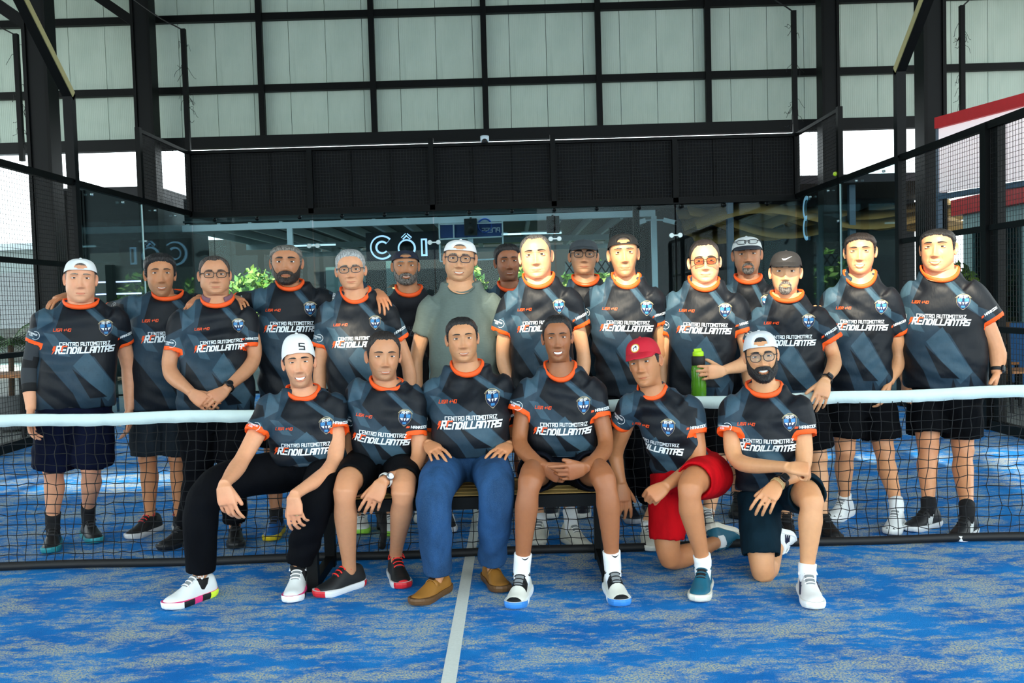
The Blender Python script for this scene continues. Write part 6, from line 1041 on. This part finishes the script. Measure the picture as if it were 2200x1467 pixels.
{'k':'p13','head':{'o':[1.808,0.89,1.679],'up':[-0.029,0.0,1.0],'S':1.115,'w':1.0,'lo':0.984,'yaw':-12.6,'pitch':0},'crown':0.673,'col':{'c':[1.835,0.98,1.539],'w':0.086,'drop':0.052},'al':-0.216,'sh':[[1.715,1.028,1.42],[1.964,0.969,1.413]],'rows':[[1.837,1.0,1.207,0.145,0.62],[1.833,1.0,0.96,0.145,0.64],[1.829,1.0,0.712,0.145,0.64]],'sl':[[1.672,1.046,1.195,0.053],[2.011,0.974,1.188,0.052]],'el':[[1.666,1.059,1.024],[2.016,0.977,1.018]],'wr':[[1.664,1.04,0.807],[2.001,0.961,0.804]],'hand':[[[1.657,1.021,0.69],[1,0,0],'relax'],[[1.994,0.942,0.69],[-1,0,0],'relax']],'hip':[[1.759,1.018,0.697],[1.904,0.984,0.697]],'knee':[[1.749,1.0,0.388],[1.904,1.0,0.383]],'ank':[[1.706,0.851,0.047],[1.867,0.832,0.047]],'toe':[[1.65,0.651,0.015],[1.817,0.632,0.015]],'Y':1.0,'skin':12,'pants':['black',0.9,0.1,0.1],'sock':['black',0.1],'shoe':'black','cap':['white_dark','front'],'beard':['goatee_grey',0.006],'hair':['salt',0.005,0],'smile':0,'age':0.6,'capglasses':1,'fat':0.04},
{'k':'p14','head':{'o':[1.886,0.34,1.547],'up':[0.036,0.0,0.999],'S':1.072,'w':1.0,'lo':1.057,'yaw':-16.9,'pitch':0},'crown':0.775,'col':{'c':[1.923,0.43,1.421],'w':0.092,'drop':0.056},'al':-0.25,'sh':[[1.776,0.491,1.269],[2.079,0.406,1.267]],'rows':[[1.94,0.45,1.122,0.189,0.6],[1.935,0.42,0.97,0.189,0.66],[1.944,0.45,0.77,0.188,0.66]],'sl':[[1.723,0.525,1.105,0.062],[2.169,0.375,1.116,0.074]],'el':[[1.712,0.548,0.981],[2.171,0.36,1.023]],'wr':[[1.713,0.488,0.801],[1.978,-0.036,0.926]],'hand':[[[1.712,0.468,0.69],[1,0,0],'relax'],[[1.917,-0.098,0.797],[0,1,-0.3],'relax']],'hip':[[1.848,0.471,0.686],[2.036,0.418,0.687]],'knee':[[1.871,0.42,0.424],[2.084,0.42,0.418]],'ank':[[1.857,0.297,0.087],[2.064,0.277,0.105]],'toe':[[1.793,0.107,0.015],[2.078,0.077,0.015]],'Y':0.45,'skin':13,'pants':['black',0.85,0.11,0.105],'sock':['black',0.1],'shoe':'black','cap':['charcoal','front'],'beard':['goatee_grey',0.005],'smile':0,'age':0.7,'watch':['b','black'],'tattoo':1,'fat':0.02,'swoosh':1,'hair':['shaved',0.002,0]},
{'k':'p15','head':{'o':[2.379,0.49,1.658],'up':[0.011,0.0,1.0],'S':1.07,'w':1.0,'lo':1.086,'yaw':-23.0,'pitch':3},'crown':0.714,'col':{'c':[2.418,0.58,1.534],'w':0.092,'drop':0.098},'al':-0.312,'sh':[[2.274,0.653,1.373],[2.569,0.543,1.364]],'rows':[[2.411,0.6,1.202,0.192,0.6],[2.394,0.57,1.003,0.195,0.66],[2.406,0.6,0.792,0.193,0.66]],'sl':[[2.225,0.686,1.205,0.058],[2.651,0.6,1.149,0.069]],'el':[[2.236,0.74,1.085],[2.653,0.6,1.011]],'wr':[[2.228,0.76,1.262],[2.552,0.5,0.855]],'hand':[[[2.106,0.6,1.406],[0,0,-1],'drape'],[[2.512,0.46,0.742],[-1,0.3,0],'relax']],'hip':[[2.319,0.6,0.714],[2.52,0.6,0.708]],'knee':[[2.304,0.57,0.429],[2.548,0.57,0.416]],'ank':[[2.333,0.666,0.116],[2.528,0.352,0.147]],'toe':[[2.194,0.516,0.015],[2.417,0.182,0.015]],'Y':0.6,'skin':14,'pants':['black',0.72,0.118,0.112],'sock':['white',0.18],'shoe':'white_black','hair':['dark_brown',0.017,-0.006],'smile':0.6,'teeth':0.6,'fat':0.04,'g':1.05},
{'k':'p16','head':{'o':[2.81,0.44,1.668],'up':[0.008,0.0,1.0],'S':1.185,'w':1.0,'lo':1.051,'yaw':-33.3,'pitch':0},'crown':0.647,'col':{'c':[2.885,0.53,1.544],'w':0.105,'drop':0.085},'al':-0.375,'sh':[[2.764,0.609,1.399],[3.037,0.474,1.384]],'rows':[[2.91,0.55,1.232,0.23,0.6],[2.902,0.52,1.02,0.238,0.66],[2.915,0.55,0.803,0.24,0.66]],'sl':[[2.734,0.664,1.191,0.064],[3.15,0.435,1.205,0.081]],'el':[[2.733,0.704,1.028],[3.156,0.412,1.061]],'wr':[[2.703,0.619,0.846],[3.137,0.372,0.903]],'hand':[[[2.693,0.593,0.739],[1,0,0],'relax'],[[3.096,0.343,0.799],[-1,0.3,0],'relax']],'hip':[[2.816,0.584,0.716],[2.989,0.498,0.721]],'knee':[[2.793,0.52,0.446],[3.006,0.52,0.423]],'ank':[[2.719,0.353,0.141],[2.847,0.151,0.151]],'toe':[[2.544,0.253,0.015],[2.698,0.011,0.015]],'Y':0.55,'skin':15,'pants':['black',0.72,0.122,0.116],'sock':['black',0.15],'shoe':'black_white','hair':['black',0.015,-0.007],'smile':0.5,'teeth':0.45,'fat':0.08,'g':1.15,'neck':1.25,'watch':['b','black']},
{'k':'p17','head':{'o':[-0.8,-0.46,1.143],'up':[-0.051,0.0,0.999],'S':0.962,'w':1.0,'lo':1.138,'yaw':13.3,'pitch':0},'crown':1.086,'col':{'c':[-0.808,-0.37,1.003],'w':0.081,'drop':0.057},'al':0.198,'sh':[[-0.962,-0.403,0.918],[-0.66,-0.339,0.914]],'rows':[[-0.805,-0.4,0.837,0.168,0.6],[-0.797,-0.37,0.725,0.189,0.66],[-0.797,-0.33,0.607,0.2,0.7]],'sl':[[-1.019,-0.513,0.786,0.062],[-0.629,-0.412,0.774,0.066]],'el':[[-1.061,-0.604,0.683],[-0.639,-0.485,0.637]],'wr':[[-1.068,-0.866,0.613],[-0.764,-0.801,0.543]],'hand':[[[-1.04,-0.89,0.454],[0.2,0.9,-0.2],'hang'],[[-0.761,-0.82,0.385],[0.2,0.9,-0.2],'hang']],'hip':[[-0.888,-0.307,0.576],[-0.714,-0.27,0.559]],'knee':[[-1.224,-0.6,0.531],[-0.696,-0.6,0.502]],'ank':[[-1.295,-0.593,0.106],[-0.828,-0.52,0.131]],'toe':[[-1.412,-0.763,0.015],[-0.825,-0.72,0.015]],'Y':-0.35,'skin':16,'pants':['black_trouser',1.99,0.09,0.07],'sock':['black',0.06],'shoe':'white_neon','cap':['white','beanie'],'smile':0.8,'teeth':1,'stub':0.4,'hair':['black',0.008,0],'brow':1.2,'fat':-0.03},
{'k':'p18','head':{'o':[-0.372,-0.41,1.155],'up':[0.035,0.0,0.999],'S':1.051,'w':1.0,'lo':0.991,'yaw':14.2,'pitch':0},'crown':0.929,'col':{'c':[-0.385,-0.32,1.025],'w':0.084,'drop':0.048},'al':0.121,'sh':[[-0.527,-0.318,0.98],[-0.25,-0.303,0.942]],'rows':[[-0.4,-0.33,0.84,0.168,0.6],[-0.41,-0.33,0.719,0.16,0.62],[-0.426,-0.28,0.589,0.161,0.66]],'sl':[[-0.571,-0.274,0.764,0.053],[-0.236,-0.368,0.73,0.059]],'el':[[-0.61,-0.248,0.638],[-0.226,-0.4,0.629]],'wr':[[-0.572,-0.423,0.536],[-0.371,-0.678,0.568]],'hand':[[[-0.538,-0.459,0.471],[0,0,-1],'relax'],[[-0.437,-0.726,0.441],[-0.1,0.9,-0.2],'hang']],'hip':[[-0.533,-0.258,0.564],[-0.34,-0.234,0.554]],'knee':[[-0.552,-0.66,0.52],[-0.274,-0.66,0.507]],'ank':[[-0.578,-0.497,0.084],[-0.363,-0.356,0.128]],'toe':[[-0.721,-0.647,0.015],[-0.299,-0.556,0.015]],'Y':-0.3,'skin':17,'pants':['black',0.72,0.08,0.09],'sock':None,'shoe':'black_red','hair':['dark_brown',0.01,0.006],'smile':0.25,'teeth':0.3,'stub':0.35,'watch':['b','white'],'g':1.0,'fat':-0.02},
{'k':'p19','head':{'o':[0.021,-0.39,1.235],'up':[-0.047,0.0,0.999],'S':0.977,'w':1.0,'lo':1.052,'yaw':5.1,'pitch':0},'crown':0.818,'col':{'c':[0.033,-0.3,1.103],'w':0.082,'drop':0.063},'al':0.046,'sh':[[-0.137,-0.288,0.966],[0.21,-0.272,0.969]],'rows':[[0.038,-0.32,0.887,0.204,0.62],[0.045,-0.34,0.756,0.203,0.7],[0.038,-0.3,0.626,0.201,0.72]],'sl':[[-0.205,-0.228,0.76,0.056],[0.262,-0.21,0.756,0.056]],'el':[[-0.214,-0.211,0.695],[0.265,-0.189,0.678]],'wr':[[-0.166,-0.409,0.701],[0.236,-0.391,0.681]],'hand':[[[-0.082,-0.585,0.658],[0.2,0.3,-1],'rest'],[[0.159,-0.574,0.649],[-0.2,0.3,-1],'rest']],'hip':[[-0.081,-0.235,0.559],[0.128,-0.226,0.551]],'knee':[[-0.119,-0.7,0.498],[0.175,-0.68,0.503]],'ank':[[-0.123,-0.629,0.084],[0.135,-0.467,0.093]],'toe':[[-0.225,-0.809,0.015],[0.2,-0.657,0.015]],'Y':-0.28,'skin':18,'pants':['denim',1.97,0.088,0.07],'sock':None,'shoe':'loafer','hair':['black',0.012,0.002],'smile':0.4,'teeth':0.3,'fat':0.06,'neck':1.15,'stub':0.1},
{'k':'p20','head':{'o':[0.5,-0.41,1.227],'up':[-0.031,0.0,1.0],'S':0.92,'w':1.0,'lo':1.132,'yaw':-2.9,'pitch':0},'crown':0.937,'col':{'c':[0.517,-0.32,1.085],'w':0.08,'drop':0.084},'al':-0.042,'sh':[[0.355,-0.293,0.952],[0.678,-0.307,0.949]],'rows':[[0.517,-0.33,0.85,0.171,0.6],[0.514,-0.33,0.729,0.176,0.64],[0.516,-0.28,0.604,0.18,0.68]],'sl':[[0.288,-0.345,0.827,0.067],[0.712,-0.365,0.793,0.064]],'el':[[0.296,-0.391,0.697],[0.731,-0.409,0.675]],'wr':[[0.407,-0.635,0.61],[0.601,-0.684,0.609]],'hand':[[[0.542,-0.681,0.542],[0.5,0.8,0.1],'steeple'],[[0.437,-0.757,0.587],[-0.5,0.8,0.1],'steeple']],'hip':[[0.41,-0.235,0.52],[0.619,-0.244,0.516]],'knee':[[0.336,-0.72,0.552],[0.69,-0.72,0.551]],'ank':[[0.287,-0.698,0.135],[0.722,-0.702,0.137]],'toe':[[0.241,-0.898,0.015],[0.743,-0.902,0.015]],'Y':-0.3,'skin':19,'pants':['black_navy',0.56,0.083,0.09],'sock':['white',0.32],'shoe':'white_blue','hair':['black',0.01,0.004],'smile':0.7,'teeth':1,'stub':0.2,'g':1.0},
{'k':'p21','head':{'o':[0.906,-0.46,1.091],'up':[-0.206,0.0,0.979],'S':0.988,'w':1.0,'lo':1.053,'yaw':-24.6,'pitch':-5},'crown':0.881,'col':{'c':[0.982,-0.37,0.956],'w':0.072,'drop':0.057},'al':-0.128,'sh':[[0.877,-0.356,0.862],[1.157,-0.393,0.854]],'rows':[[1.042,-0.39,0.771,0.147,0.6],[1.097,-0.37,0.634,0.155,0.64],[1.156,-0.31,0.483,0.179,0.68]],'sl':[[0.815,-0.293,0.747,0.048],[1.178,-0.44,0.707,0.07]],'el':[[0.8,-0.226,0.594],[1.18,-0.476,0.595]],'wr':[[0.822,-0.279,0.443],[0.981,-0.69,0.509]],'hand':[[[0.828,-0.31,0.351],[0,0,-1],'relax'],[[0.884,-0.737,0.464],[-0.2,0.6,-0.6],'fist']],'hip':[[1.078,-0.313,0.491],[1.279,-0.369,0.496]],'knee':[[1.052,-0.4,0.088],[1.093,-0.73,0.501]],'ank':[[1.373,-0.08,0.072],[1.159,-0.678,0.142]],'toe':[[1.526,0.06,-0.013],[1.093,-0.868,0.015]],'Y':-0.35,'skin':20,'pants':['red',0.72,0.09,0.1],'sock':['white',0.2],'shoe':'teal','cap':['red','front'],'hair':['black',0.008,0],'smile':0.15,'ty':-18,'kx':0.66,'g':1.05,'capsh':1},
{'k':'p22','head':{'o':[1.492,-0.56,1.111],'up':[-0.085,0.0,0.996],'S':0.966,'w':1.0,'lo':0.989,'yaw':-12.4,'pitch':0},'crown':0.881,'col':{'c':[1.528,-0.47,0.964],'w':0.086,'drop':0.054},'al':-0.229,'sh':[[1.384,-0.434,0.854],[1.68,-0.508,0.852]],'rows':[[1.529,-0.49,0.782,0.174,0.6],[1.524,-0.49,0.642,0.153,0.62],[1.514,-0.43,0.418,0.132,0.66]],'sl':[[1.346,-0.5,0.712,0.071],[1.69,-0.563,0.704,0.068]],'el':[[1.36,-0.548,0.608],[1.672,-0.606,0.589]],'wr':[[1.537,-0.812,0.61],[1.511,-0.726,0.515]],'hand':[[[1.632,-0.837,0.603],[0.1,0.4,-0.9],'fist'],[[1.408,-0.8,0.424],[0.2,0.8,-0.5],'hang']],'hip':[[1.509,-0.395,0.399],[1.666,-0.465,0.433]],'knee':[[1.484,-0.55,0.049],[1.652,-0.77,0.432]],'ank':[[1.647,-0.25,0.085],[1.618,-0.809,0.13]],'toe':[[1.822,-0.05,-0.021],[1.59,-1.009,0.015]],'Y':-0.45,'skin':21,'pants':['dark_teal',0.76,0.092,0.1],'sock':['white',0.14],'shoe':'white_stripe','cap':['white_grey','back'],'glasses':'clear','beard':['full_black',0.02],'smile':0.9,'teeth':1,'hair':['black',0.006,0],'watch':['b','black'],'bracelet':1,'brow':1.3}
]
# ------------------------------------------------------------------ the people
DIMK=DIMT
LAB={
'p1':'man in white backwards cap with grey compression sleeve, far left behind the net',
'p2':'dark-haired man in charcoal shorts, arm around the man in grey compression sleeve',
'p3':'man in black-framed glasses clasping his hands, mauve collar under his jersey',
'p4':'tall grey-haired man with dark full beard and no cap, standing behind the net',
'p5':'silver-haired man in grey glasses with a hand on his left shoulder',
'p6':'bearded man in navy backwards cap and dark shirt, half hidden in the back',
'p7':'man in plain grey-green T-shirt, white backwards cap and glasses',
'p8':'young black-haired man peeking out from the back row, bareheaded, mostly hidden',
'p9':'man with short greying hair and receding hairline, sunlit face, behind the laughing seated man',
'p10':'man in dark grey cap and black glasses, tilting his head up in the back',
'p11':'sunlit man in black backwards cap standing behind the net',
'p12':'man in amber-lensed glasses holding a green bottle',
'p13':'man in white and dark cap with eyeglasses resting on the brim, grey goatee',
'p14':'man in charcoal swoosh cap with greying goatee, hand over the net tape',
'p15':'brown-haired smiling man in white shoes, second from the right behind the net',
'p16':'big dark-haired man with black watch, rightmost behind the net',
'p17':'smiling man in white brimless-looking cap with an S, black trousers, seated leaning on his knees',
'p18':'seated man with white watch, black shorts and black shoes with red laces',
'p19':'seated man in blue jeans and tan loafers, hands on thighs',
'p20':'laughing seated man in black shorts and high white socks, fingertips together',
'p21':'kneeling man in red cap and red shorts with teal shoes',
'p22':'kneeling man in white backwards cap and glasses with full black beard'}
for P in PEOPLE: build_person(P,LAB[P['k']])

GRP={'person':'men posing for the team photo','column':'black steel columns of the hall','chair':'slat-back chairs outside the court','ball':'stray tennis balls','mast':'bent light masts of the court','post':'net posts above the panel wall','speaker':'speakers behind the glass','lamp':'lamps under the pergola','enclosure':'court enclosure walls'}
for o_ in bpy.data.objects:
    if o_.parent is None and o_.get('category') in GRP and not o_.get('group'): o_['group']=GRP[o_['category']]
for o_ in bpy.data.objects:
    if o_.get('category')=='camera' and o_.name.startswith('security'): o_['group']='security cameras on the pergola post'

bpy.data.scenes.remove(TMP)
